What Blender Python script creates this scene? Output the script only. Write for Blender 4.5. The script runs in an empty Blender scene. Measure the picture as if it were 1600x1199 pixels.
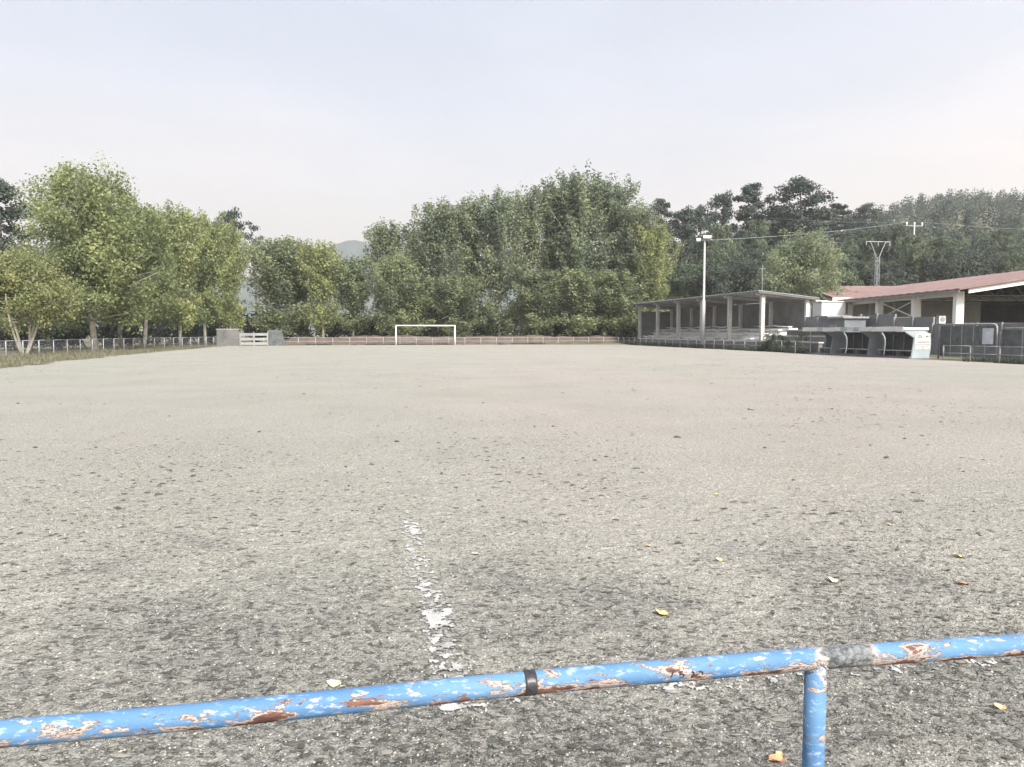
import bpy, math, random
import numpy as np
from mathutils import Vector, Matrix

# ------------------------------------------------------------------ camera, world, sun, exposure
SC = bpy.context.scene
COL = SC.collection
F = 1157.0                       # focal length in pixels of the 1600 px wide photograph
EYE = 1.65
PITCH = math.atan(80.5 / F)
cam_d = bpy.data.cameras.new("camera")
cam_d.sensor_fit = 'HORIZONTAL'
cam_d.sensor_width = 36.0
cam_d.lens = 36.0 * F / 1600.0
cam_d.clip_start = 0.05
cam_d.clip_end = 8000
cam = bpy.data.objects.new("camera", cam_d)
cam.location = (0, 0, EYE)
cam.rotation_euler = (math.radians(90) - PITCH, 0, 0)
COL.objects.link(cam)
SC.camera = cam

SUN_EL, SUN_AZ = math.radians(40), math.radians(152)      # azimuth clockwise from +Y: behind the camera, to its right
world = bpy.data.worlds.new("World")
SC.world = world
world.use_nodes = True
wn, wl = world.node_tree.nodes, world.node_tree.links
wn.clear()
w_out = wn.new("ShaderNodeOutputWorld")
bg_sky = wn.new("ShaderNodeBackground"); bg_sky.inputs["Strength"].default_value = 0.05
sky = wn.new("ShaderNodeTexSky"); sky.sky_type = 'NISHITA'; sky.sun_disc = False
sky.sun_elevation = SUN_EL; sky.sun_rotation = SUN_AZ
sky.air_density = 1.0; sky.dust_density = 6.0; sky.ozone_density = 1.0
wl.new(sky.outputs[0], bg_sky.inputs["Color"])
# a thin high veil of cloud over the whole dome: pale, a little bluer towards the zenith, faintly uneven
tc = wn.new("ShaderNodeTexCoord")
sep = wn.new("ShaderNodeSeparateXYZ"); wl.new(tc.outputs["Generated"], sep.inputs[0])
ramp = wn.new("ShaderNodeValToRGB")
e = ramp.color_ramp.elements
e[0].position = 0.0; e[0].color = (1.10, 0.86, 0.68, 1)
e[1].position = 0.5; e[1].color = (0.515, 0.545, 0.605, 1)
m1 = ramp.color_ramp.elements.new(0.16); m1.color = (0.885, 0.745, 0.655, 1)
m2 = ramp.color_ramp.elements.new(0.30); m2.color = (0.645, 0.625, 0.645, 1)
nz = wn.new("ShaderNodeTexNoise"); nz.inputs["Scale"].default_value = 2.2; nz.inputs["Detail"].default_value = 5
mp = wn.new("ShaderNodeMapping"); mp.inputs["Scale"].default_value = (1, 1, 3.5)
wl.new(tc.outputs["Generated"], mp.inputs[0]); wl.new(mp.outputs[0], nz.inputs["Vector"])
ad = wn.new("ShaderNodeMath"); ad.operation = 'MULTIPLY_ADD'
wl.new(nz.outputs["Fac"], ad.inputs[0]); ad.inputs[1].default_value = 0.26
sb = wn.new("ShaderNodeMath"); sb.operation = 'SUBTRACT'; wl.new(sep.outputs["Z"], sb.inputs[0]); sb.inputs[1].default_value = 0.13
wl.new(sb.outputs[0], ad.inputs[2]); wl.new(ad.outputs[0], ramp.inputs["Fac"])
bg_veil = wn.new("ShaderNodeBackground"); bg_veil.inputs["Strength"].default_value = 0.44
wl.new(ramp.outputs["Color"], bg_veil.inputs["Color"])
nz2 = wn.new("ShaderNodeTexNoise"); nz2.inputs["Scale"].default_value = 3.0; nz2.inputs["Detail"].default_value = 6; nz2.inputs["Distortion"].default_value = .4
mp2 = wn.new("ShaderNodeMapping"); mp2.inputs["Scale"].default_value = (1, 1, 4.5); wl.new(tc.outputs["Generated"], mp2.inputs[0]); wl.new(mp2.outputs[0], nz2.inputs["Vector"])
mr = wn.new("ShaderNodeMapRange"); wl.new(nz2.outputs["Fac"], mr.inputs[0]); mr.inputs[1].default_value = .3; mr.inputs[2].default_value = .7; mr.inputs[3].default_value = .405; mr.inputs[4].default_value = .475
wl.new(mr.outputs[0], bg_veil.inputs["Strength"])
addw = wn.new("ShaderNodeAddShader")
wl.new(bg_sky.outputs[0], addw.inputs[0]); wl.new(bg_veil.outputs[0], addw.inputs[1])
wl.new(addw.outputs[0], w_out.inputs["Surface"])

sun_d = bpy.data.lights.new("sun", 'SUN')
sun_d.energy = 4.2
sun_d.angle = math.radians(16)
sun_d.color = (1.0, 0.97, 0.92)
sun = bpy.data.objects.new("sun", sun_d)
sd = Vector((math.sin(SUN_AZ) * math.cos(SUN_EL), math.cos(SUN_AZ) * math.cos(SUN_EL), math.sin(SUN_EL)))
sun.rotation_euler = sd.to_track_quat('Z', 'Y').to_euler()
sun.location = (20, -40, 60)
COL.objects.link(sun)

vs = SC.view_settings
vs.view_transform = 'Standard'; vs.look = 'None'; vs.gamma = 1.0; vs.use_curve_mapping = False
vs.exposure = 1.12
SC.cycles.use_denoising = True
SC.cycles.max_bounces = 6
SC.cycles.diffuse_bounces = 4
SC.cycles.transmission_bounces = 4
SC.cycles.volume_bounces = 2
SC.cycles.use_adaptive_sampling = True
SC.cycles.adaptive_threshold = 0.015

rng = np.random.default_rng(11)
R = random.Random(5)

# ------------------------------------------------------------------ pixel helpers and the field frame
def ray(px, py):
    x, y = (px - 800) / F, -(py - 599.5) / F
    cp, sp = math.cos(PITCH), math.sin(PITCH)
    return np.array([x, cp + y * sp, -sp + y * cp])
def gpt(px, py, z=0.0):
    d = ray(px, py); t = (z - EYE) / d[2]
    return d[0] * t, d[1] * t
def zat(py, Y):
    d = ray(800, py); return EYE + d[2] / d[1] * Y
def xat(px, Y):
    return (px - 800) / F * Y
A = math.radians(10.8)
CA, SA = math.cos(A), math.sin(A)
def fw(u, v):                     # field frame (u along the goal line, v along the touchline) to world
    return u * CA - v * SA, u * SA + v * CA
def uv(x, y):
    return x * CA + y * SA, -x * SA + y * CA
def fu(px, u):                    # where the vertical plane u = const meets the column px of the photograph
    k = (px - 800) / F
    Y = u / (k * CA + SA)
    return k * Y, Y

# ------------------------------------------------------------------ noise in numpy
def _h(i, j, s):
    n = (i.astype(np.int64) * 374761393 + j.astype(np.int64) * 668265263 + s * 974634777) & 0x7fffffff
    n = ((n ^ (n >> 13)) * 1274126177) & 0x7fffffff
    return ((n ^ (n >> 16)) & 0xffff) / 65535.0
def vnoise(x, y, s=0):
    x = np.asarray(x, float); y = np.asarray(y, float)
    i, j = np.floor(x), np.floor(y)
    a, b = x - i, y - j
    a = a * a * (3 - 2 * a); b = b * b * (3 - 2 * b)
    return (_h(i, j, s) * (1 - a) + _h(i + 1, j, s) * a) * (1 - b) + (_h(i, j + 1, s) * (1 - a) + _h(i + 1, j + 1, s) * a) * b
def fbm(x, y, s=0, o=4):
    t = 0; a = .5
    for k in range(o):
        t = t + a * vnoise(x * 2 ** k, y * 2 ** k, s + k); a *= .5
    return t / (1 - .5 ** o)
def sstep(t):
    t = np.clip(t, 0, 1); return t * t * (3 - 2 * t)

def pitch_z(u, v):
    """height of the sandy pitch"""
    near = np.clip(1.25 - np.hypot(u, v) / 22, 0.15, 1)
    return near * (0.030 * (fbm(u * .8, v * .8, 3, 3) - .5) + 0.024 * (fbm(u * 4.5, v * 4.5, 9, 3) - .5) + 0.020 * (vnoise(u * 15, v * 15, 17) - .5))
def terr(x, y):
    """height of the wider ground: flat round the pitch, a wooded hill rising beyond the buildings"""
    x = np.asarray(x, float); y = np.asarray(y, float)
    t = np.clip((y - 95) / 285, 0, 1)
    h = 62 * (.45 * t + .55 * sstep(t)) * sstep((x + 30) / (122 + .45 * np.clip(y - 160, 0, 260)))
    h = h * (1 - .75 * sstep((y - 420) / 500)) * (1 - .5 * sstep((x - 520) / 600))
    h = h * (1 - .17 * np.exp(-((x - 103 - .50 * (y - 230)) / 20) ** 2) * sstep((y - 150) / 80))          # a shallow gully
    return h - 0.05

# ------------------------------------------------------------------ mesh helpers
class MB:
    def __init__(s): s.v = []; s.f = []; s.n = 0
    def add(s, v, f):
        v = [tuple(map(float, p)) for p in v]
        s.v += v; s.f += [tuple(i + s.n for i in q) for q in f]; s.n += len(v); return s
    def box(s, c, d, rz=0, tilt=0, dirs=None):
        hx, hy, hz = d[0] / 2, d[1] / 2, d[2] / 2
        M = Matrix.Rotation(rz, 3, 'Z') @ Matrix.Rotation(tilt, 3, 'X')
        vs = [M @ Vector((a * hx, b * hy, e * hz)) + Vector(c) for a in (-1, 1) for b in (-1, 1) for e in (-1, 1)]
        return s.add(vs, [(0, 1, 3, 2), (4, 6, 7, 5), (0, 4, 5, 1), (2, 3, 7, 6), (0, 2, 6, 4), (1, 5, 7, 3)])
    def tube(s, pts, rad, n=8, cap=True):
        P = [Vector(p) for p in pts]
        if not hasattr(rad, '__len__'): rad = [rad] * len(P)
        t0 = (P[1] - P[0]).normalized()
        a = t0.orthogonal().normalized(); vs = []; fs = []
        for i, p in enumerate(P):
            t = (P[min(i + 1, len(P) - 1)] - P[max(i - 1, 0)]).normalized()
            a = (a - t * a.dot(t)).normalized(); b = t.cross(a)
            for k in range(n):
                w = 2 * math.pi * k / n
                vs.append(p + (a * math.cos(w) + b * math.sin(w)) * rad[i])
        for i in range(len(P) - 1):
            for k in range(n):
                fs.append((i * n + k, i * n + (k + 1) % n, (i + 1) * n + (k + 1) % n, (i + 1) * n + k))
        if cap:
            fs.append(tuple(range(n - 1, -1, -1))); fs.append(tuple((len(P) - 1) * n + k for k in range(n)))
        return s.add(vs, fs)
    def prism(s, poly, o, ax, ay, az, h):
        """extrude the 2-D polygon (in ax, ay from o) by h along az"""
        o, ax, ay, az = Vector(o), Vector(ax), Vector(ay), Vector(az)
        n = len(poly)
        a = [o + ax * p[0] + ay * p[1] for p in poly]; b = [p + az * h for p in a]
        fs = [tuple(range(n)), tuple(range(2 * n - 1, n - 1, -1))] + [(i, i + n, (i + 1) % n + n, (i + 1) % n) for i in range(n)]
        return s.add(a + b, fs)
    def mesh(s, name, mat, smooth=False):
        me = bpy.data.meshes.new(name); me.from_pydata(s.v, [], s.f)
        import bmesh
        bm = bmesh.new(); bm.from_mesh(me); bmesh.ops.recalc_face_normals(bm, faces=bm.faces); bm.to_mesh(me); bm.free()
        if mat: me.materials.append(mat)
        if smooth: me.polygons.foreach_set("use_smooth", [True] * len(me.polygons))
        return me
    def build(s, name, mat, parent=None, smooth=False, label=None, kind=None, loc=None):
        return link(name, s.mesh(name, mat, smooth), parent, label, kind, loc)
def link(name, me, parent=None, label=None, kind=None, loc=None):
    o = bpy.data.objects.new(name, me); COL.objects.link(o)
    if parent: o.parent = parent
    if label: o["label"] = label
    if kind: o["kind"] = kind
    if loc is not None: o.location = loc
    return o
def thing(name, label, cat, loc=(0, 0, 0), rz=0, group=None, scale=None):
    o = bpy.data.objects.new(name, None); COL.objects.link(o)
    o.empty_display_size = .2
    o.location = loc; o.rotation_euler = (0, 0, rz)
    if scale is not None: o.scale = scale
    return tag(o, label, cat, group)
def tag(o, label, cat, group=None):
    o["label"] = label; o["category"] = cat
    if group: o["group"] = group
    return o
def npmesh(name, verts, quads, mat, tint=None, smooth=False, k=4):
    me = bpy.data.meshes.new(name)
    nv, nf = len(verts), len(quads)
    me.vertices.add(nv); me.vertices.foreach_set("co", np.ascontiguousarray(verts, dtype=np.float32).ravel())
    me.loops.add(nf * k); me.loops.foreach_set("vertex_index", np.ascontiguousarray(quads, dtype=np.int32).ravel())
    me.polygons.add(nf); me.polygons.foreach_set("loop_start", np.arange(0, nf * k, k, dtype=np.int32))
    if smooth: me.polygons.foreach_set("use_smooth", np.ones(nf, dtype=bool))
    if tint is not None:
        at = me.attributes.new("tint", 'FLOAT', 'FACE'); at.data.foreach_set("value", np.asarray(tint, dtype=np.float32))
    me.update(calc_edges=True); me.validate()
    if mat: me.materials.append(mat)
    return me

# ------------------------------------------------------------------ materials
def new_mat(name):
    m = bpy.data.materials.new(name); m.use_nodes = True
    nt = m.node_tree; b = nt.nodes["Principled BSDF"]
    return m, nt, b
def N(nt, typ, **kw):
    n = nt.nodes.new(typ)
    for k, v in kw.items():
        if k.startswith("_"): setattr(n, k[1:], v)
        else: n.inputs[k.replace("__", " ")].default_value = v
    return n
def noise(nt, vec, scale, detail=3, rough=.5, dist=0):
    n = N(nt, "ShaderNodeTexNoise", Scale=scale, Detail=detail, Roughness=rough, Distortion=dist)
    if vec is not None: nt.links.new(vec, n.inputs["Vector"])
    return n.outputs["Fac"]
def rng_(nt, x, a, b, c=0., d=1., clamp=True):
    n = nt.nodes.new("ShaderNodeMapRange"); n.clamp = clamp
    nt.links.new(x, n.inputs[0])
    for i, q in enumerate((a, b, c, d)): n.inputs[i + 1].default_value = q
    return n.outputs[0]
def mathn(nt, op, a, b=None):
    n = nt.nodes.new("ShaderNodeMath"); n.operation = op
    for i, q in enumerate((a, b)):
        if q is None: continue
        if isinstance(q, (int, float)): n.inputs[i].default_value = q
        else: nt.links.new(q, n.inputs[i])
    return n.outputs[0]
def mix(nt, fac, a, b, mode='MIX'):
    n = nt.nodes.new("ShaderNodeMix"); n.data_type = 'RGBA'; n.blend_type = mode
    for s, q in ((0, fac), (6, a), (7, b)):
        if isinstance(q, (int, float)): n.inputs[s].default_value = q
        elif isinstance(q, tuple): n.inputs[s].default_value = (*q[:3], 1)
        else: nt.links.new(q, n.inputs[s])
    return n.outputs[2]
def objco(nt): return nt.nodes.new("ShaderNodeTexCoord").outputs["Object"]
def geopos(nt): return nt.nodes.new("ShaderNodeNewGeometry").outputs["Position"]
def bump(nt, b, h, dist=.01, strength=1.):
    n = N(nt, "ShaderNodeBump", Strength=strength, Distance=dist)
    nt.links.new(h, n.inputs["Height"]); nt.links.new(n.outputs[0], b.inputs["Normal"])
def worn(name, c1, c2, scale=1.5, rough=.8, fine=25, bd=.004, c3=None, stretch=None, spec=.3):
    """a surface of two tones blotched by noise, with grain and fine relief"""
    m, nt, b = new_mat(name)
    p = geopos(nt)
    if stretch:
        mp = N(nt, "ShaderNodeMapping", Scale=stretch); nt.links.new(p, mp.inputs[0]); p = mp.outputs[0]
    f = rng_(nt, noise(nt, p, scale, 6, .62), .35, .68)
    c = mix(nt, f, c1, c2)
    if c3: c = mix(nt, rng_(nt, noise(nt, p, scale * 2.7, 5, .7), .60, .70), c, c3)
    g = noise(nt, p, fine, 3)
    c = mix(nt, 1.0, c, mix(nt, g, (.72, .72, .72), (1.25, 1.25, 1.25)), 'MULTIPLY')
    nt.links.new(c, b.inputs["Base Color"])
    b.inputs["Roughness"].default_value = rough
    b.inputs["Specular IOR Level"].default_value = spec
    bump(nt, b, g, bd)
    return m
def leafmat(name, dark, mid, light, trans=.48):
    m, nt, b = new_mat(name)
    at = N(nt, "ShaderNodeAttribute", _attribute_name="tint")
    oi = nt.nodes.new("ShaderNodeObjectInfo")
    t = mathn(nt, 'ADD', at.outputs["Fac"], mathn(nt, 'MULTIPLY', mathn(nt, 'SUBTRACT', oi.outputs["Random"], .5), .22))
    r = nt.nodes.new("ShaderNodeValToRGB")
    r.color_ramp.elements[0].position = .1; r.color_ramp.elements[0].color = (*dark, 1)
    r.color_ramp.elements[1].position = .95; r.color_ramp.elements[1].color = (*light, 1)
    k = r.color_ramp.elements.new(.55); k.color = (*mid, 1)
    nt.links.new(t, r.inputs[0])
    nt.links.new(r.outputs[0], b.inputs["Base Color"])
    b.inputs["Roughness"].default_value = .55; b.inputs["Specular IOR Level"].default_value = .25
    tr = nt.nodes.new("ShaderNodeBsdfTranslucent"); nt.links.new(r.outputs[0], tr.inputs[0])
    ms = N(nt, "ShaderNodeMixShader", Fac=trans)
    nt.links.new(b.outputs[0], ms.inputs[1]); nt.links.new(tr.outputs[0], ms.inputs[2])
    nt.links.new(ms.outputs[0], nt.nodes["Material Output"].inputs["Surface"])
    return m

M = {}
M['poplar'] = leafmat("poplar_leaves", (.094, .124, .086), (.178, .222, .146), (.305, .342, .198))
M['yellow'] = leafmat("turning_leaves", (.132, .168, .080), (.246, .288, .134), (.375, .402, .182))
M['autumn'] = leafmat("autumn_leaves", (.130, .158, .074), (.238, .265, .122), (.360, .365, .170))
M['green'] = leafmat("green_leaves", (.094, .126, .082), (.178, .222, .132), (.298, .335, .180))
M['wood'] = leafmat("woodland_leaves", (.038, .055, .050), (.082, .107, .086), (.150, .178, .122))
M['pine'] = leafmat("pine_needles", (.028, .042, .038), (.060, .082, .064), (.105, .130, .090), .15)
M['shrub'] = leafmat("shrub_leaves", (.026, .036, .034), (.050, .062, .052), (.090, .105, .074))
M['drygrass'] = leafmat("dry_grass", (.110, .108, .080), (.200, .195, .130), (.320, .305, .200))
M['tuft'] = leafmat("tuft_blades", (.050, .056, .044), (.110, .114, .090), (.240, .235, .195))
M['weeds'] = leafmat("weed_leaves", (.030, .042, .032), (.060, .080, .050), (.110, .135, .075))
M['bark'] = worn("bark", (.22, .20, .18), (.36, .34, .30), 3, .9, 30, .01)
M['palebark'] = worn("pale_bark", (.36, .335, .29), (.50, .47, .41), 2, .85, 20, .01, (.22, .2, .17))
M['darkbark'] = worn("dark_bark", (.085, .075, .07), (.15, .13, .115), 3, .9, 30, .01)
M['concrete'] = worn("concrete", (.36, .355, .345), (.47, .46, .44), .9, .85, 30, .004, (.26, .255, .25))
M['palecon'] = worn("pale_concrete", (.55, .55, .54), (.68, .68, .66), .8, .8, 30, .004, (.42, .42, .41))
M['gateband'] = worn("dull_white_board", (.24, .24, .238), (.31, .31, .305), .9, .8, 22, .003, (.22, .22, .21))
M['slab'] = worn("broken_pale_slab", (.62, .62, .61), (.74, .74, .72), .8, .8, 20, .003, (.45, .45, .44))
M['mottle'] = worn("mottled_screen", (.075, .085, .088), (.145, .155, .158), 2.2, .85, 14, .01, (.055, .07, .055))
M['dullcon'] = worn("dull_concrete", (.115, .115, .113), (.165, .163, .158), .9, .9, 22, .006, (.14, .138, .13))
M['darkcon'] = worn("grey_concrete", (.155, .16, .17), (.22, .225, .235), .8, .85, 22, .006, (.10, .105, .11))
M['slate'] = worn("slate_grey_paint", (.13, .145, .16), (.19, .205, .22), .7, .6, 20, .003, (.09, .10, .11))
M['shadeslate'] = worn("shaded_shell_slate", (.055, .065, .075), (.085, .095, .105), .8, .7, 20, .003)  # dugout back shell: shade under the roof put into the colour
M['white'] = worn("white_paint", (.74, .74, .72), (.82, .82, .80), .7, .55, 30, .001)
M['offwhite'] = worn("off_white_paint", (.46, .465, .46), (.58, .58, .57), .8, .6, 30, .002, (.34, .34, .33))
M['fibre'] = worn("grey_fibre_cement", (.25, .255, .265), (.35, .355, .36), .5, .85, 12, .006, (.19, .19, .195))
M['redroof'] = worn("red_roof_sheet", (.200, .136, .128), (.250, .178, .166), .35, .8, 6, .004, (.165, .112, .104), spec=.1)
M['dug'] = worn("dugout_panel", (.265, .31, .335), (.335, .38, .405), 1.2, .6, 40, .002, (.205, .245, .265))
M['dugsign'] = worn("sign_white", (.38, .39, .38), (.42, .425, .415), 1, .5, 20, .001)
M['ink'] = worn("sign_ink", (.04, .045, .05), (.07, .075, .08), 3, .6, 20, .001)
M['metal'] = worn("galvanised_steel", (.29, .305, .32), (.41, .425, .435), 3, .45, 30, .001)
M['greysteel2'] = worn("weathered_steel", (.20, .21, .225), (.29, .30, .315), 3, .5, 30, .001)
M['palemetal'] = worn("pale_painted_steel", (.30, .33, .365), (.42, .445, .475), 2, .5, 30, .001, (.40, .40, .40))
M['greysteel'] = worn("grey_painted_steel", (.19, .195, .20), (.30, .30, .30), 2, .6, 30, .001)
M['rustwire'] = worn("fence_wire", (.30, .31, .33), (.42, .43, .45), 3, .6, 30, .001)
M['tarp'] = worn("banner_print", (.40, .44, .52), (.62, .64, .68), 1.2, .6, 10, .001, (.24, .27, .34))
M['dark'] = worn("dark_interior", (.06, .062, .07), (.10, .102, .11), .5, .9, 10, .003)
M['glass'] = worn("lamp_glass", (.70, .72, .74), (.82, .83, .84), 2, .15, 10, .0005)

def mat_pitch():
    m, nt, b = new_mat("sandy_pitch")
    p = geopos(nt)
    sx = nt.nodes.new("ShaderNodeSeparateXYZ"); nt.links.new(p, sx.inputs[0])
    big = rng_(nt, noise(nt, p, .055, 4, .55), .38, .62)
    c = mix(nt, big, (0.304, 0.300, 0.269), (0.340, 0.311, 0.292))
    c = mix(nt, mathn(nt, 'MULTIPLY', rng_(nt, mathn(nt, 'ADD', sx.outputs['X'], mathn(nt, 'MULTIPLY', noise(nt, p, .09, 3), 16.0)), 9.0, -12.0), .75), c, (0.300, 0.304, 0.270))
    c = mix(nt, rng_(nt, noise(nt, p, .35, 5, .6), .40, .70, 0, .55), c, (0.255, 0.246, 0.217))
    # dark damp soil and algae crust, thick near the goal mouth, thinning into islands up the pitch
    ln = nt.nodes.new("ShaderNodeVectorMath"); ln.operation = 'LENGTH'; nt.links.new(p, ln.inputs[0])
    near = rng_(nt, ln.outputs["Value"], 3.2, 8.2, .18, -.18)
    isl = mathn(nt, 'ADD', noise(nt, p, .62, 7, .68, .3), near)
    c = mix(nt, rng_(nt, isl, .50, .66, 0, .62), c, (0.183, 0.183, 0.174))
    # finer dark clots of soil
    mp = N(nt, "ShaderNodeMapping", Scale=(1, 1.25, 1), Rotation=(0, 0, .5)); nt.links.new(p, mp.inputs[0])
    q = mp.outputs[0]
    clot = mathn(nt, 'ADD', noise(nt, q, 17, 5, .68, .3), mathn(nt, 'MULTIPLY', mathn(nt, 'SUBTRACT', isl, .5), .40))
    c = mix(nt, rng_(nt, clot, .575, .625, 0, .85), c, (0.088, 0.088, 0.081))
    clot2 = noise(nt, q, 4.2, 6, .74, .2)
    c = mix(nt, rng_(nt, clot2, .645, .69, 0, .7), c, (0.121, 0.116, 0.106))
    g = noise(nt, p, 85, 3, .65)
    g2 = noise(nt, p, 24, 4, .7)
    c = mix(nt, 1.0, c, mix(nt, rng_(nt, g, .32, .68), (.50, .50, .50), (1.42, 1.42, 1.40)), 'MULTIPLY')
    c = mix(nt, 1.0, c, mix(nt, rng_(nt, g2, .36, .66), (.74, .74, .74), (1.18, 1.18, 1.17)), 'MULTIPLY')
    nt.links.new(c, b.inputs["Base Color"])
    b.inputs["Roughness"].default_value = .95; b.inputs["Specular IOR Level"].default_value = .15
    h = mathn(nt, 'ADD', mathn(nt, 'MULTIPLY', g, .35), g2)
    bump(nt, b, h, .030)
    return m
M['pitch'] = mat_pitch()
def mat_ground():
    m, nt, b = new_mat("rough_ground")
    p = geopos(nt)
    c = mix(nt, rng_(nt, noise(nt, p, .25, 6, .65), .4, .62), (.115, .118, .075), (.20, .185, .125))
    c = mix(nt, rng_(nt, noise(nt, p, 2.5, 5, .7), .5, .7), c, (.085, .098, .06))
    c = mix(nt, 1.0, c, mix(nt, noise(nt, p, 18, 3), (.65, .65, .65), (1.3, 1.3, 1.3)), 'MULTIPLY')
    nt.links.new(c, b.inputs["Base Color"]); b.inputs["Roughness"].default_value = .95
    b.inputs["Specular IOR Level"].default_value = .15
    bump(nt, b, noise(nt, p, 8, 5), .06)
    return m
M['ground'] = mat_ground()
M['chalk'] = worn("chalk", (.29, .29, .285), (.40, .40, .395), 20, .9, 60, .004, (.55, .55, .53))
M['soil'] = worn("dark_soil", (.055, .052, .046), (.10, .095, .085), 14, .95, 60, .01)
M['grit'] = leafmat("grit", (.10, .098, .088), (.25, .245, .222), (.46, .445, .41), 0.)
M['crumb'] = leafmat("soil_crumb", (.06, .058, .05), (.12, .115, .10), (.22, .21, .185), 0.)
M['bank'] = worn("earth_bank", (.080, .064, .053), (.125, .098, .080), .9, .95, 8, .05, (.055, .055, .040))
M['bank_far'] = worn("far_slope", (.035, .055, .055), (.065, .085, .075), .03, .95, .05, .1)
M['leafA'] = worn("dead_leaf_yellow", (.48, .40, .17), (.55, .47, .23), 30, .6, 90, .001)
M['leafB'] = worn("dead_leaf_tan", (.48, .33, .19), (.58, .43, .26), 30, .6, 90, .001)
M['leafC'] = worn("dead_leaf_pale", (.52, .47, .30), (.60, .54, .36), 30, .6, 90, .001)
M['leafD'] = worn("dead_leaf_orange", (.52, .26, .14), (.58, .34, .2), 30, .6, 90, .001)

def mat_rail(less=0.):
    m, nt, b = new_mat("peeling_blue_paint")
    p = geopos(nt)
    nrm = nt.nodes.new("ShaderNodeNewGeometry")
    ns = nt.nodes.new("ShaderNodeSeparateXYZ"); nt.links.new(nrm.outputs["True Normal"], ns.inputs[0])
    mp = N(nt, "ShaderNodeMapping", Scale=(.45, .8, 1.4)); nt.links.new(p, mp.inputs[0]); q = mp.outputs[0]
    blue = mix(nt, rng_(nt, noise(nt, q, 6, 4), .35, .65), (.070, .160, .30), (.100, .205, .35))
    blue = mix(nt, rng_(nt, noise(nt, q, 55, 4, .7), .56, .68, 0, .55), blue, (.38, .47, .62))
    n1 = mathn(nt, 'SUBTRACT', noise(nt, q, 11, 9, .68, .25), less)
    under = mathn(nt, 'MULTIPLY', ns.outputs["Z"], -.070)        # paint comes off where water hangs, on the underside
    n1u = mathn(nt, 'ADD', n1, under)
    n2 = mathn(nt, 'ADD', noise(nt, q, 13, 8, .7), mathn(nt, 'MULTIPLY', n1u, .45))
    beige = mix(nt, rng_(nt, noise(nt, q, 30, 5), .4, .6), (.32, .275, .245), (.42, .345, .31))
    rust = mix(nt, rng_(nt, noise(nt, q, 26, 6, .7), .38, .62), (.055, .028, .026), (.165, .085, .06))
    c = mix(nt, rng_(nt, n1u, .488, .503), blue, beige)
    c = mix(nt, rng_(nt, mathn(nt, 'SUBTRACT', noise(nt, q, 34, 6, .72), less), .60, .625), c, beige)
    c = mix(nt, rng_(nt, n1u, .533, .56), c, rust)
    c = mix(nt, rng_(nt, n2, .805, .82), c, rust)
    # bare grey metal and weld spatter round the joint with the post
    jp = gpt(1318, 1026, .77)
    dv = nt.nodes.new("ShaderNodeVectorMath"); dv.operation = 'DISTANCE'; nt.links.new(p, dv.inputs[0]); dv.inputs[1].default_value = (jp[0], jp[1], .765)
    jd = mathn(nt, 'ADD', dv.outputs["Value"], mathn(nt, 'MULTIPLY', noise(nt, p, 38, 6, .7), .13))
    grey = mix(nt, rng_(nt, noise(nt, p, 60, 6, .7), .38, .62), (.045, .05, .055), (.20, .21, .215))
    c = mix(nt, rng_(nt, jd, .170, .150), c, beige)
    c = mix(nt, rng_(nt, jd, .152, .138), c, grey)
    nt.links.new(c, b.inputs["Base Color"])
    b.inputs["Roughness"].default_value = .68; b.inputs["Specular IOR Level"].default_value = .25
    h = mathn(nt, 'MULTIPLY', rng_(nt, n1u, .495, .512, 1, 0), 1.0)
    h = mathn(nt, 'ADD', h, mathn(nt, 'MULTIPLY', noise(nt, q, 60, 4), .5))
    bump(nt, b, h, .0025)
    return m
M['rail'] = mat_rail()
M['railpost'] = mat_rail(.075)
M['weld'] = worn("bare_weld", (.20, .21, .22), (.33, .335, .34), 18, .6, 70, .004, (.12, .10, .09))
M['tape'] = worn("black_tape", (.018, .018, .022), (.045, .043, .05), 20, .35, 80, .001)

# ------------------------------------------------------------------ the ground
def axis(lo, hi, c, fine, core, grow):
    """coordinates with spacing `fine` within `core` of c, growing outwards"""
    out = [c]
    for sgn in (1, -1):
        x, st = c, fine
        lim = hi if sgn > 0 else lo
        while (x < lim if sgn > 0 else x > lim):
            if abs(x - c) > core: st *= grow
            x += sgn * st
            out.append(x)
    a = np.array(sorted(out)); a = np.clip(a, lo, hi)
    return np.unique(a)
def grid(us, vs_):
    U, V = np.meshgrid(us, vs_)
    nu, nv = len(us), len(vs_)
    i = np.arange(nv - 1)[:, None] * nu + np.arange(nu - 1)[None, :]
    q = np.stack([i, i + 1, i + nu + 1, i + nu], -1).reshape(-1, 4)
    return U.ravel(), V.ravel(), q

U, V, q = grid(axis(-17.2, 32.6, .8, .035, 3.8, 1.06), axis(-8, 95.6, 4.6, .030, 3.2, 1.035))
edge = np.where(U < -17, (fbm(V * .35, U * 0, 5, 4) - .5) * 3.0, 0) * (np.abs(V) < 94)
Z = pitch_z(U, V)
X, Y = fw(U + edge, V)
pitch = link("pitch", npmesh("pitch", np.stack([X, Y, Z], -1), q, M['pitch'], smooth=True), kind='structure')

gx = np.unique(np.concatenate([np.linspace(-60, 360, 140), np.linspace(-1500, -60, 18), np.linspace(360, 3600, 20), np.linspace(-3600, -1500, 6)]))
gy = np.unique(np.concatenate([np.linspace(-40, 440, 170), np.linspace(440, 1200, 20), np.linspace(1200, 3700, 10), np.linspace(-400, -40, 8)]))
U, V, q = grid(gx, gy)
link("ground", npmesh("ground", np.stack([U, V, terr(U, V) - .02 + .05 * np.where(V > 99, fbm(U * .3, V * .3, 2), 0)], -1), q, M['ground'], smooth=True), kind='structure')

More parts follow.
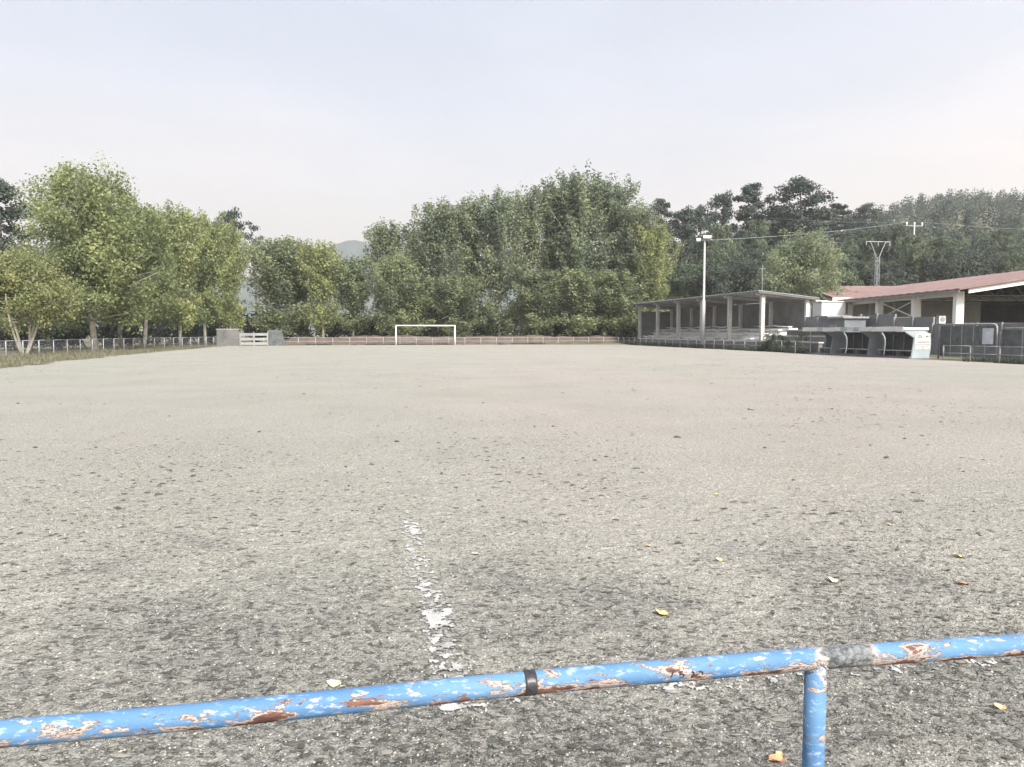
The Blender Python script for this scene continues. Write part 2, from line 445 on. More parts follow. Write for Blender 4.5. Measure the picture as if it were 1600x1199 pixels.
# a far ridge beyond the trees
U, V, q = grid(np.linspace(-1000, 240, 90), np.linspace(1180, 1700, 14))
prof = sstep((V - 1180) / 200) * (1 - .7 * sstep((V - 1480) / 200))
ridge = 98 + 64 * np.exp(-((U + 292) / 110) ** 2) + 15 * np.exp(-((U + 680) / 150) ** 2) + 34 * (fbm(U / 85., V / 170., 31, 4) - .5)
link("hills", npmesh("hills", np.stack([U, V, prof * ridge - 1.0], -1), q, M['bank_far'], smooth=True), kind='structure')

# the raw earth bank beyond the far goal line
U, V, q = grid(np.linspace(-12.5, 34, 120), np.linspace(97.8, 103.5, 14))
hh = 1.15 * sstep((V - 97.8) / 2.2 + .35 * (fbm(U * .5, V * .5, 41) - .5)) * (.72 + .55 * fbm(U * .22, V * 0, 43, 3)) + .3 * (fbm(U * 1.3, V * 1.3, 8) - .5)
hh = np.where(V > 102, hh * (103.6 - V) / 1.6, hh) * sstep((U + 12.5) / 3) - .1
X, Y = fw(U, V)
link("earth_bank", npmesh("earth_bank", np.stack([X, Y, hh], -1), q, M['bank'], smooth=True), kind='structure')

# worn chalk lines: the goal-area line running up the pitch and the goal line under the rail
def chalk_line(name, a, b, w, thr0, thr1, cell=.009):
    a, b = np.array(a), np.array(b); L = np.hypot(*(b - a)); d = (b - a) / L; n = np.array([-d[1], d[0]])
    nu, nw = int(L / cell), int(w / cell)
    s, t = np.meshgrid(np.arange(nu), np.arange(nw), indexing='ij')
    s, t = s.ravel(), t.ravel()
    dens = fbm(s * cell * 3.2, t * cell * 3.2 + 7, 61, 3) * .14 + fbm(s * cell * 30, t * cell * 30, 67, 4) * .86
    off = np.abs(t / nw - .5) * 2
    keep = dens > thr0 + (thr1 - thr0) * (s / nu) + .13 * off ** 2
    s, t = s[keep], t[keep]
    vs_ = []
    for ds, dt in ((0, 0), (1, 0), (1, 1), (0, 1)):
        S, T = s + ds, t + dt
        jx = (_h(S, T, 71) - .5) * 1.1; jy = (_h(S, T, 73) - .5) * 1.1
        P = a[None] + d[None] * ((S + jx) * cell)[:, None] + n[None] * ((T + jy) * cell - w / 2)[:, None]
        u_, v_ = uv(P[:, 0], P[:, 1])
        vs_.append(np.stack([P[:, 0], P[:, 1], pitch_z(u_, v_) + .006 + .003 * _h(S, T, 77)], -1))
    vv = np.stack(vs_, 1).reshape(-1, 3)
    link(name, npmesh(name, vv, np.arange(len(vv)).reshape(-1, 4), M['chalk']), kind='structure')
chalk_line("chalk_line", gpt(722, 1108), gpt(636, 800), .20, .445, .60)
chalk_line("goal_line", gpt(722, 1108), gpt(1560, 1033), .12, .645, .60)

# ------------------------------------------------------------------ loose stuff on the pitch: grit and short dead tufts
def patch_mask(x, y):
    return fbm(x * .62 + 3, y * .62 + 1, 91, 5)
def scatter_near(n, ymin, ymax, power=1.0):
    """points within the picture's wedge of ground, denser towards the camera"""
    t = rng.random(n)
    y = ymin * (ymax / ymin) ** t if power == 0 else ymin + (ymax - ymin) * t ** power
    x = (rng.random(n) * 2 - 1) * (y * .74 + .3)
    return x, y
def grit():
    n = 46000
    x, y = scatter_near(n, 2.5, 16, 1.7)
    u, v = uv(x, y)
    ok = (u > -17) & (u < 32); x, y, u, v = x[ok], y[ok], u[ok], v[ok]; n = len(x)
    s = (.0028 + .0042 * rng.random(n) ** 3) * (1 + y * .05)
    octa = np.array([[1, 0, 0], [-1, 0, 0], [0, 1, 0], [0, -1, 0], [0, 0, .8], [0, 0, -.4]], float)
    tri = np.array([[0, 2, 4], [2, 1, 4], [1, 3, 4], [3, 0, 4]])
    P = octa[None] * (s[:, None, None] * rng.uniform(.6, 1.3, (n, 6, 1)))
    a = rng.random(n) * 6.28; c_, s_ = np.cos(a), np.sin(a)
    Q = P.copy(); Q[..., 0] = P[..., 0] * c_[:, None] - P[..., 1] * s_[:, None]; Q[..., 1] = P[..., 0] * s_[:, None] + P[..., 1] * c_[:, None]
    Q += np.stack([x, y, pitch_z(u, v)], -1)[:, None]
    f = (tri[None] + np.arange(n)[:, None, None] * 6).reshape(-1, 3)
    link("grit", npmesh("grit", Q.reshape(-1, 3), f, M['grit'], np.repeat(rng.random(n) ** 1.3, 4), k=3), kind='stuff')
grit()
def crumbs():
    n = 30000
    y = 2.6 * (60 / 2.6) ** rng.random(n); y[-4000:] = 6 + 42 * rng.random(4000) ** 1.2; x = (rng.random(n) * 2 - 1) * (y * .72 + .3)
    u, v = uv(x, y)
    big = np.arange(n) >= n - 4000
    ok = (u > -16.5) & (u < 32) & (v < 94) & (fbm(x * .35, y * .22, 121, 4) + (rng.random(n) - .5) * .35 + .13 * np.clip((8 - y) / 5, 0, 1) > .53)
    x, y, u, v, big = x[ok], y[ok], u[ok], v[ok], big[ok]; n = len(x)
    s = np.where(big, (.007 + .022 * rng.random(n) ** 3), .004 + .013 * rng.random(n) ** 2.4) * (1 + np.minimum(y, 40) * .022)
    k = 6; ang = np.arange(k) * 2 * np.pi / k
    base = np.stack([np.cos(ang), np.sin(ang), 0 * ang], -1)
    P = np.concatenate([np.repeat(base[None], n, 0) * rng.uniform(.3, 1.5, (n, k, 1)), np.repeat(np.array([[[0., 0, .42]]]), n, 0)], 1) * s[:, None, None]
    P[..., 0] *= rng.uniform(1.0, 2.2, (n, 1))
    P += np.stack([x, y, pitch_z(u, v) + .004], -1)[:, None]
    f = np.array([[i, (i + 1) % k, k] for i in range(k)])
    F_ = (f[None] + np.arange(n)[:, None, None] * (k + 1)).reshape(-1, 3)
    link("soil_crumbs", npmesh("soil_crumbs", P.reshape(-1, 3), F_, M['crumb'], np.repeat(rng.random(n), k), k=3), kind='stuff')
crumbs()
def tufts(name, mat, n, ymin, ymax, thr, h0, h1, power=1.5):
    x, y = scatter_near(n, ymin, ymax, power)
    u, v = uv(x, y)
    ok = (patch_mask(x, y) + (rng.random(n) - .5) * .12 - .035 * np.clip(y - 4.5, 0, 9) > thr) & (u > -17) & (u < 32)
    x, y, u, v = x[ok], y[ok], u[ok], v[ok]; n = len(x)
    # each tuft is a handful of low blades
    k = 5
    x = np.repeat(x, k) + rng.normal(0, .010, n * k); y = np.repeat(y, k) + rng.normal(0, .010, n * k); n *= k
    u, v = uv(x, y)
    h = rng.uniform(h0, h1, n); a = rng.random(n) * 6.28; w = rng.uniform(.0012, .003, n) * (1 + y * .06)
    lean = rng.uniform(.3, 1.3, n) * h
    z = pitch_z(u, v)
    dx, dy = np.cos(a), np.sin(a)
    v0 = np.stack([x - dy * w, y + dx * w, z], -1); v1 = np.stack([x + dy * w, y - dx * w, z], -1)
    v2 = np.stack([x + dx * lean, y + dy * lean, z + h], -1)
    vv = np.stack([v0, v1, v2], 1).reshape(-1, 3)
    link(name, npmesh(name, vv, np.arange(len(vv)).reshape(-1, 3), mat, rng.random(n), k=3), kind='stuff')
tufts("dead_grass", M['tuft'], 16000, 2.4, 11, .53, .004, .013)
tufts("low_weeds", M['weeds'], 2600, 2.4, 9, .66, .008, .022)

# dark clods lying about, each where the photograph shows one
def clod_mesh(i):
    rr = np.random.default_rng(100 + i)
    mb = MB()
    n, m = 9, 4
    vs_, fs = [], []
    for j in range(m):
        z = j / (m - 1); r = math.sqrt(max(0, 1 - z * z * .96))
        for k in range(n):
            a = 2 * math.pi * k / n; s = r * rr.uniform(.7, 1.2)
            vs_.append((math.cos(a) * s, math.sin(a) * s * .8, z * .55 * rr.uniform(.8, 1.2) - .1))
    for j in range(m - 1):
        for k in range(n):
            fs.append((j * n + k, j * n + (k + 1) % n, (j + 1) * n + (k + 1) % n, (j + 1) * n + k))
    fs.append(tuple((m - 1) * n + k for k in range(n)))
    return mb.add(vs_, fs).mesh("clod", M['soil'])
CL = [clod_mesh(i) for i in range(6)]
clods = [(1058, 684, 12), (947, 714, 7), (817, 716, 6), (945, 763, 7), (597, 793, 5), (248, 773, 13), (185, 795, 11), (748, 783, 7),
         (302, 744, 9), (1528, 834, 10), (1385, 716, 9), (1427, 770, 7), (1240, 752, 6), (349, 962, 7), (475, 616, 4), (28, 631, 6),
         (590, 667, 4), (620, 691, 9), (895, 759, 7), (540, 730, 5), (405, 676, 7), (265, 651, 4), (835, 667, 5), (864, 667, 5), (1315, 819, 8),
         (390, 950, 8), (1150, 845, 7), (1505, 738, 6), (1413, 686, 6), (1553, 967, 9), (755, 630, 4), (1300, 640, 5), (1195, 700, 6), (1345, 880, 9), (1060, 852, 6), (150, 700, 6), (55, 700, 8),
         (1470, 660, 5), (690, 740, 5), (440, 837, 6), (1402, 861, 8), (1170, 640, 5)]
for i, (px, py, w) in enumerate(clods):
    x, y = gpt(px, py); u, v = uv(x, y)
    s = w / F * y * .5
    o = link("clod", CL[i % 6]); o.location = (x, y, float(pitch_z(u, v))); o.rotation_euler = (0, 0, R.uniform(-.5, .5)); o.scale = (s, s * .9, min(s * .95, .06)); o.location.z += .006
    tag(o, "small dark clod of soil lying on the pale sandy pitch", "clod", "dark clods scattered over the pitch")

# fallen leaves: a curled blade with a stalk
def leaf_mesh(i, mat):
    rr = np.random.default_rng(40 + i)
    mb = MB(); vs_, fs = [], []
    n = 7
    for j in range(n):
        t = j / (n - 1); w = .46 * math.sin(math.pi * min(1, t * .94 + .05)) ** .75 * (1 - .25 * t)
        y = t - .5; c = .16 * (t - .5) ** 2 * rr.uniform(.8, 1.4)
        jag = rr.uniform(.86, 1.1)
        vs_ += [(-w * jag, y, .10 + c * 2 + rr.uniform(0, .12)), (0, y, c + .02), (w * jag, y, .08 + c * 2 + rr.uniform(0, .14))]
    for j in range(n - 1):
        a = j * 3
        fs += [(a, a + 1, a + 4, a + 3), (a + 1, a + 2, a + 5, a + 4)]
    mb.add(vs_, fs); return mb.mesh("fallen_leaf", M[mat])
stalk_me = MB().tube([(0, -.5, .05), (.03, -.68, .07), (.09, -.82, .10)], [.022, .018, .012], 5).mesh("stalk", M['leafB'])
fl = [(521, 1070, 26, 'leafC', "pale yellow fallen leaf lying just past the blue rail"),
      (1033, 960, 24, 'leafA', "yellow fallen leaf alone on the dark ground beyond the rail"),
      (1301, 908, 20, 'leafC', "pale cream fallen leaf on the dark crusted soil"),
      (1498, 868, 18, 'leafA', "small yellow leaf at the far edge of the dark soil"),
      (1505, 913, 20, 'leafD', "orange brown curled leaf on the dark crusted soil"),
      (1123, 877, 13, 'leafA', "tiny yellow leaf on pale grit before the dark soil"),
      (1216, 1184, 16, 'leafA', "pale yellow leaf on the ground beside the rail post"),
      (1212, 1196, 34, 'leafD', "reddish brown leaf on the ground beside the rail post"),
      (1562, 1106, 22, 'leafB', "tan leaf on the ground under the far end of the rail"),
      (1120, 773, 11, 'leafA', "tiny yellow speck of a leaf out on the pale sand"),
      (1013, 856, 11, 'leafB', "tiny tan leaf on the pale sand past the dark soil"),
      (1389, 821, 11, 'leafC', "pale leaf out on the grey sand among dark clods"),
      (1490, 1003, 16, 'leafB', "brown leaf on the ground just above the rail"),
      (742, 867, 12, 'leafC', "pale leaf close beside the broken chalk line")]
for i, (px, py, w, mt, lab) in enumerate(fl):
    x, y = gpt(px, py); u, v = uv(x, y); s = w / F * y * .92
    t = thing("fallen_leaf", lab, "leaf", (x, y, float(pitch_z(u, v)) + .004), R.uniform(1.0, 2.2), "fallen leaves on the pitch", (s, s, s))
    t.rotation_euler = (R.uniform(.1, .35), R.uniform(-.2, .2), t.rotation_euler[2])
    link("blade", leaf_mesh(i, mt), t); link("stalk", stalk_me, t)

# ------------------------------------------------------------------ the blue rail in front
ZR = .77; RR = .0290
pts = [(-340, 1181), (0, 1147), (270, 1123), (540, 1096), (828, 1067), (1060, 1047), (1290, 1028), (1450, 1017), (1600, 1007), (1990, 983)]
C = [Vector((*gpt(a, b, ZR), ZR)) for a, b in pts]
C = [C[0] + (C[0] - C[1]).normalized() * 3.2] + C + [C[-1] + (C[-1] - C[-2]).normalized() * k for k in (2.0, 4.5)]
def spline(P, n):
    out = []
    for i in range(len(P) - 1):
        p0, p1, p2, p3 = P[max(i - 1, 0)], P[i], P[i + 1], P[min(i + 2, len(P) - 1)]
        for k in range(n):
            t = k / n
            out.append(.5 * ((2 * p1) + (p2 - p0) * t + (2 * p0 - 5 * p1 + 4 * p2 - p3) * t * t + (3 * p1 - p0 - 3 * p2 + p3) * t ** 3))
    out.append(P[-1]); return out
SP = spline(C, 14)
rail = thing("guard_rail", "blue tubular rail with peeling rusty paint along the near end of the pitch", "railing")
MB().tube(SP, RR, 32).build("rail_tube", M['rail'], rail, True)
def rail_at(px):
    best = min(range(len(SP)), key=lambda i: abs(SP[i].x / SP[i].y - (px - 800) / F))
    d = (SP[min(best + 1, len(SP) - 1)] - SP[best - 1]).normalized()
    k = (px - 800) / F
    t = (k * SP[best].y - SP[best].x) / (d.x - k * d.y)
    return SP[best] + d * t, d
p, d = rail_at(828)
tape = MB(); tp = []
for k in range(7):
    s = (k / 6 - .5) * .030
    tp.append(p + d * s)
tape.tube(tp, [RR + .0010, RR + .0018, RR + .0017, RR + .0021, RR + .0016, RR + .0019, RR + .0009], 32).build("tape", M['tape'], rail, True)
# weld collar and post
p, d = rail_at(1289)
post_top = p.copy()
def up_noise(i): return 1 + .05 * math.sin(i * 2.1) + .03 * math.sin(i * 5.3)
pm = MB().tube([(p.x, p.y, -.15), (p.x, p.y, .2), (p.x, p.y, .5), (p.x, p.y, ZR - .012)], .0285, 32)
pm.build("post", M['railpost'], rail, True)
mb = MB(); rr_ = np.random.default_rng(3)
for k in range(34):                                               # lumpy weld bead where the post meets the tube
    a = 2 * math.pi * k / 34; r = .0285 + rr_.uniform(-.001, .0015)
    q = Vector((p.x + math.cos(a) * r, p.y + math.sin(a) * r, 0))
    off = abs((q - Vector((p.x, p.y, 0))).cross(Vector((d.x, d.y, 0))).z)
    q.z = ZR - math.sqrt(max(RR ** 2 - off ** 2, 0)) - .001
    sz = rr_.uniform(.0035, .0065)
    mb.tube([q - Vector((0, 0, sz * .8)), q, q + Vector((0, 0, sz * .6))], [sz * .5, sz, sz * .4], 6)
mb.build("weld_bead", M['weld'], rail, True)
for p2 in (C[0] + (C[1] - C[0]) * .02, C[1] + (C[0] - C[1]) * .25, C[-2] + (C[-1] - C[-2]) * .05, C[-1] + (C[-2] - C[-1]) * .02):
    MB().tube([(p2.x, p2.y, -.15), (p2.x, p2.y, ZR - .012)], .0285, 24).build("post", M['rail'], rail, True)
# a few handwritten strokes in marker on the tube: «/ 5 21»
strokes = [[(1049, .34), (1051, .10), (1053, -.16)], [(1068, -.10), (1064, .00), (1063, .22)], [(1063, .16), (1067, .12), (1070, .24)], [(1070, .24), (1068, .40), (1063, .42)],
           [(1082, -.02), (1085, .06), (1086, .22)], [(1086, .22), (1082, .36)], [(1081, .38), (1088, .34)], [(1093, .02), (1098, .06)], [(1099, .04), (1099, .34)]]
wr = MB()
for st in strokes:
    pp = []
    for px, tz in st:
        c0, d0 = rail_at(px)
        toc = (Vector((0, 0, EYE)) - c0); toc -= d0 * toc.dot(d0); toc.normalize()
        dn = d0.cross(toc); dn = -dn if dn.z > 0 else dn
        ang = .25 + tz * 1.0
        pp.append(c0 + (toc * math.cos(ang) + dn * math.sin(ang)) * (RR - .0008))
    wr.tube(pp, .0024, 6)
wr.build("marker_writing", M['tape'], rail)

# ------------------------------------------------------------------ the goal at the far end
g = thing("football_goal", "white football goal without a net at the far end of the pitch", "goal", (*fw(3.1, 92.8), 0), A)
for x in (0, 7.32):
    MB().tube([(x, 0, -.1), (x, 0, 2.44 - .06)], .075, 12).build("post", M['white'], g, True)
    MB().tube([(x, .05, 2.34), (x, 1.0, 2.30), (x, 1.25, 1.9), (x, 1.5, 0)], .025, 8).build("net_support", M['metal'], g, True)
MB().tube([(-.06, 0, 2.44), (7.38, 0, 2.44)], .075, 12).build("crossbar", M['white'], g, True)
MB().tube([(0, 1.5, .75), (7.32, 1.5, .75)], .03, 8).build("rear_bar", M['metal'], g, True)

# ------------------------------------------------------------------ fences
def fence(name, label, pts, spacing, h, rp, mat, railmat, rails=(1.0,), mesh=True, lean=.01):
    """posts along a polyline (shared mesh), a rail between each pair of posts, chain link below"""
    t = thing(name, label, "fence")
    pm = MB().tube([(0, 0, -.2), (0, 0, h * .5), (0, 0, h)], rp, 8).mesh("post", mat, True)
    P = [Vector((*p, 0)) for p in pts]
    pos = []
    for a, b in zip(P, P[1:]):
        n = max(1, round((b - a).length / spacing))
        for k in range(n): pos.append(a + (b - a) * (k / n))
    pos.append(P[-1])
    for p in pos:
        o = link("post", pm, t); o.location = p; o.rotation_euler = (R.uniform(-lean, lean), R.uniform(-lean, lean), R.uniform(0, 3))
    for a, b in zip(pos, pos[1:]):
        for rz in rails:
            o = MB().tube([(*a.xy, h * rz - rp * .6), (*b.xy, h * rz - rp * .6)], rp * .62, 6).build("rail", railmat, t, True)
    if mesh:
        mb = MB(); w = .0022; step = .11; hh = h * .94
        vs_, fs = [], []
        for a, b in zip(pos, pos[1:]):
            L = (b - a).length; d = (b - a) / L
            s = -hh
            while s < L:
                for sg in (1, -1):
                    s0, s1 = s, s + hh
                    z0, z1 = (.03, hh) if sg > 0 else (hh, .03)
                    c0, c1 = max(s0, 0), min(s1, L)
                    za = z0 + (z1 - z0) * (c0 - s0) / hh; zb = z0 + (z1 - z0) * (c1 - s0) / hh
                    pa, pb = a + d * c0, a + d * c1
                    i = len(vs_)
                    vs_ += [(pa.x, pa.y, za - w * 1.4), (pb.x, pb.y, zb - w * 1.4), (pb.x, pb.y, zb + w * 1.4), (pa.x, pa.y, za + w * 1.4)]
                    fs.append((i, i + 1, i + 2, i + 3))
                s += step
        vv = np.array(vs_)
        link("chain_link", npmesh("chain_link", vv, np.array(fs), M['rustwire']), t, kind='stuff')
    return t
fl_pts = [(xat(-60, 47.5), 47.5), (xat(10, 50.9), 50.9), (xat(209, 71.2), 71.2), (xat(345, 92), 92)]
fence("side_fence", "pale tubular fence with chain link before the yellowing trees", fl_pts, 2.0, 1.06, .032, M['palemetal'], M['palemetal'])
fence("goal_end_fence", "thin rail fence along the earth bank behind the far goal", [fw(-13.2, 97.2), fw(33.4, 97.2)], 2.1, .95, .032, M['metal'], M['metal'], (1.0, .5), False, .03)
fence("stand_fence", "grey post and rail fence running in front of the covered stand", [fw(33.4, 97.0), fw(33.4, 52.0)], 2.0, .95, .038, M['greysteel'], M['greysteel'], (1.0, .52), True, .02)
fence("bench_fence", "grey post and rail fence beside the white sign of the dugouts", [fw(33.4, 38.4), fw(33.4, 26.4)], 2.0, .88, .040, M['greysteel'], M['greysteel'], (1.0, .5), True, .02)

# gate, concrete wall and low wall in the far corner
Yg = 88.5
bw = thing("concrete_wall", "short weathered block wall beside the white double gate", "wall", (xat(340, Yg), Yg, 0), A * .3)
for r in range(5):
    xoff = .0
    ws = [.52] * 5 if r % 2 == 0 else [.26] + [.52] * 4 + [.26]
    for w in ws:
        MB().box((xoff + w / 2, 0, -.05 + r * .4 + .2), (w - .012, .22 + R.uniform(-.008, .008), .388)).build("block", M['dullcon'], bw)
        xoff += w
MB().box((1.3, 0, 1.99), (2.7, .3, .07)).build("coping", M['concrete'], bw)
gt = thing("metal_gate", "pale double gate with three wide bands on each leaf", "gate", (xat(376, Yg), Yg, 0), .05)
for k in range(2):
    x0 = .06 + k * 1.62
    fr = MB()
    for xx in (x0, x0 + 1.5): fr.box((xx, 0, .78), (.05, .05, 1.5))
    fr.build("gate_frame", M['metal'], gt)
    for z in (1.36, .80, .27):
        MB().box((x0 + .75, -.03, z), (1.46, .03, .30)).build("band", M['gateband'], gt)
for xx in (-.05, 1.6, 3.26):
    MB().box((xx, .02, .82), (.09, .09, 1.75)).build("gate_post", M['greysteel'], gt)
lw = thing("low_wall", "low dark stone wall continuing past the double gate", "wall", (xat(420, Yg + 1), Yg + 1, 0), .08)
for r in range(5):
    xoff = 0
    while xoff < 2.0 - r * .12:
        w = R.uniform(.3, .55); w = min(w, 2.1 - r * .12 - xoff)
        if w < .08: break
        MB().box((xoff + w / 2, R.uniform(-.02, .02), r * .38 + .17), (w - .015, .34, .365)).build("stone", M['mottle'], lw); xoff += w

# ------------------------------------------------------------------ covered stand
FU, FV = Vector((CA, SA, 0)), Vector((-SA, CA, 0))
st = thing("grandstand", "long open concrete grandstand with a thin sloping roof beside the pitch", "grandstand", (0, 0, 0), A)
U0, U1, V0, V1 = 36.0, 40.6, 63.9, 96.2
vcol = [63.9, 70.3, 76.7, 83.1, 89.6, 96.0]
for v in vcol:
    MB().box((U0, v, 3.0), (.36, .36, 4.62)).build("column", M['concrete'], st)
for v in vcol:
    MB().box((U1, v, 2.35), (.32, .30, 4.9)).build("rear_column", M['palecon'], st)
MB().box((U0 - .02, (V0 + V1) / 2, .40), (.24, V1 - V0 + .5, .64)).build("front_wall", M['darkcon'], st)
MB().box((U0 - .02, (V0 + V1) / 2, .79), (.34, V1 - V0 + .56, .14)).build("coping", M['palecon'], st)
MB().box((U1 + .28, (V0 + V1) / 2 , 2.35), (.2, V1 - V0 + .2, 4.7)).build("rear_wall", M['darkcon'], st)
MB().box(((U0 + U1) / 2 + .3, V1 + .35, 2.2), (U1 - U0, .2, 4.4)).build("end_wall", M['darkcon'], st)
for k in range(4):
    d = .95
    MB().box((U0 + .7 + k * d, (V0 + V1) / 2 + .2, (.82 + k * .40) / 2), (d - .004, V1 - V0 - .6, .82 + k * .40)).build("terrace_step", M['palecon'], st)
# broken bench slabs lying on the steps
for k in range(4):
    v = V0 + .8
    while v < V1 - 1.5:
        L = R.uniform(1.1, 2.6)
        if R.random() < .80:
            MB().box((U0 + .62 + k * .95 + R.uniform(-.12, .2), v + L / 2, .82 + k * .40 + .15 + R.uniform(-.02, .08)), (.42, L - .05, .10), R.uniform(-.06, .06), R.uniform(-.10, .10)).build("bench_slab", M['slab'] if R.random() < .75 else M['concrete'], st)
        v += L + R.uniform(0, .35)
def roof_sheet(mb, u0, u1, v0, v1, zf, zb, n, th=.05, amp=.035):
    """corrugated sheet: ribs run from the front edge to the back"""
    vs_, fs = [], []
    for i in range(n + 1):
        v = v0 + (v1 - v0) * i / n; a = amp * math.sin(i * math.pi / 2)
        for (u, z) in ((u0, zf), (u1, zb)):
            vs_ += [(u, v, z + a), (u, v, z + a - th)]
    for i in range(n):
        b = i * 4; c = b + 4
        fs += [(b, b + 2, c + 2, c), (b + 1, c + 1, c + 3, b + 3), (b, c, c + 1, b + 1), (b + 2, b + 3, c + 3, c + 2)]
    fs += [(0, 1, 3, 2), (n * 4, n * 4 + 2, n * 4 + 3, n * 4 + 1)]
    mb.add(vs_, fs)
mb = MB(); roof_sheet(mb, U0 - .75, U1 + .9, V0 - .6, V1 + .9, 5.50, 4.86, 200); mb.build("roof", M['fibre'], st)
MB().box((U0 - .72, (V0 + V1) / 2 + .1, 5.39), (.05, V1 - V0 + 1.4, .14)).build("fascia", M['dullcon'], st)
MB().box(((U0 + U1) / 2 + .1, V0 - .57, 5.06), (U1 - U0 + 1.66, .06, .13)).build("verge_board", M['dullcon'], st)
st.children[-1].rotation_euler = (0, 0, 0)
vb = st.children[-1]
for vtx in vb.data.vertices:
    vtx.co.z += -(vtx.co.x - (U0 - .75)) * .64 / 6.25 + .28
for v in vcol:
    mb = MB().prism([(U0 - .6, 5.33), (U1 + .5, 4.80), (U1 + .5, 4.60), (U0 - .6, 5.08)], (0, v - .09, 0), (1, 0, 0), (0, 0, 1), (0, 1, 0), .18)
    mb.build("rafter", M['concrete'], st)
an = thing("antenna_mast", "thin bare pole rising from the near corner of the stand roof", "pole", (*fw(U0 + .1, V0 + .3), 5.45), 0)
MB().tube([(0, 0, -.05), (0, 0, 2.4)], .035, 6).build("mast", M['greysteel'], an)
MB().tube([(-.3, 0, 2.1), (.3, 0, 2.1)], .02, 6).build("arm", M['greysteel'], an)
# end room of the stand and retaining walls with steps beside it
rm = thing("retaining_wall", "weathered stepped concrete wall overgrown beside the near end of the stand", "wall", (0, 0, 0), A)
for k, (z, uo) in enumerate(((.75, 35.2), (1.25, 36.3), (1.75, 37.6))):
    MB().box((uo, 58.2, z / 2), (.35, 9.6 - k, z)).build("wall_tier", M['dullcon'] if k != 1 else M['darkcon'], rm)
    MB().box((uo, 58.2, z + .05), (.48, 9.8 - k, .10)).build("coping", M['concrete'], rm)
# ------------------------------------------------------------------ rough wall behind the dugouts
wl2 = thing("boundary_wall", "tall dark grey panel wall behind the dugouts", "wall", (0, 0, 0), A)
segs = []
v = 63.0
i = 0
while v > 20:
    w = 2.0; h = 3.05 if v > 52.5 else (2.75 if v > 47.5 else 2.2)
    MB().box((40.0 + R.uniform(-.02, .02), v - w / 2, h / 2), (.14, w - .03, h)).build("panel", M['darkcon'] if R.random() < .7 else M['slate'], wl2)
    MB().box((39.86, v, h / 2 + .04), (.16, .16, h + .08)).build("wall_post", M['darkcon'], wl2)
    v -= w
# small flat-roofed hut
hx, hy = fu(1277, 37.6)
hu, hv = uv(hx, hy)
hut = thing("storage_hut", "small slate grey hut with a flat overhanging roof behind the first dugout", "hut", (0, 0, 0), A)
MB().box((38.4, hv - 2.0, 1.37), (1.9, 3.6, 2.74)).build("wall", M['slate'], hut)
MB().box((38.35, hv - 1.0, 2.95), (2.3, 1.7, .14)).build("roof", M['greysteel'], hut)
MB().box((38.35, hv - 2.95, 2.82), (2.3, 2.1, .14)).build("roof", M['greysteel'], hut)
MB().box((37.42, hv - 2.4, 1.2), (.06, .95, 2.1)).build("door", M['greysteel'], hut)

# pipe framed mesh screens beyond the dugouts
def screen(label, v0, v1, h, banner):
    t = thing("mesh_screen", label, "fence panel", (0, 0, 0), A, "pipe framed screens behind the bench fence")
    r = .05
    MB().tube([(36, v0, -.1), (36, v0, h - .25), (36, v0 - .07, h - .07), (36, v0 - .25, h), (36, v1 + .25, h), (36, v1 + .07, h - .07), (36, v1, h - .25), (36, v1, -.1)], r, 8).build("pipe_frame", M['greysteel'], t, True)
    n = 5
    for k in range(n):
        a = v0 + (v1 - v0) * (k + .04) / n; b = v0 + (v1 - v0) * (k + .96) / n
        MB().box((36.09, (a + b) / 2, h / 2), (.03, abs(b - a), h - .22)).build("panel", M['mottle'], t)
    if banner:
        MB().box((36.05, banner, h * .66), (.02, .8, .95), 0).build("banner", M['tarp'], t, label="faded pale blue and white printed sheet")
xx, yy = fu(1466, 36); v_a = uv(xx, yy)[1]
xx, yy = fu(1556, 36); v_b = uv(xx, yy)[1]
xx, yy = fu(1541, 36); v_s = uv(xx, yy)[1]
screen("grey pipe framed screen with a faded banner near its end post", v_a, v_b, 2.12, v_s)
screen("lower grey pipe framed screen next to the end post with no banner", v_b - .25, v_b - 7.5, 1.86, None)

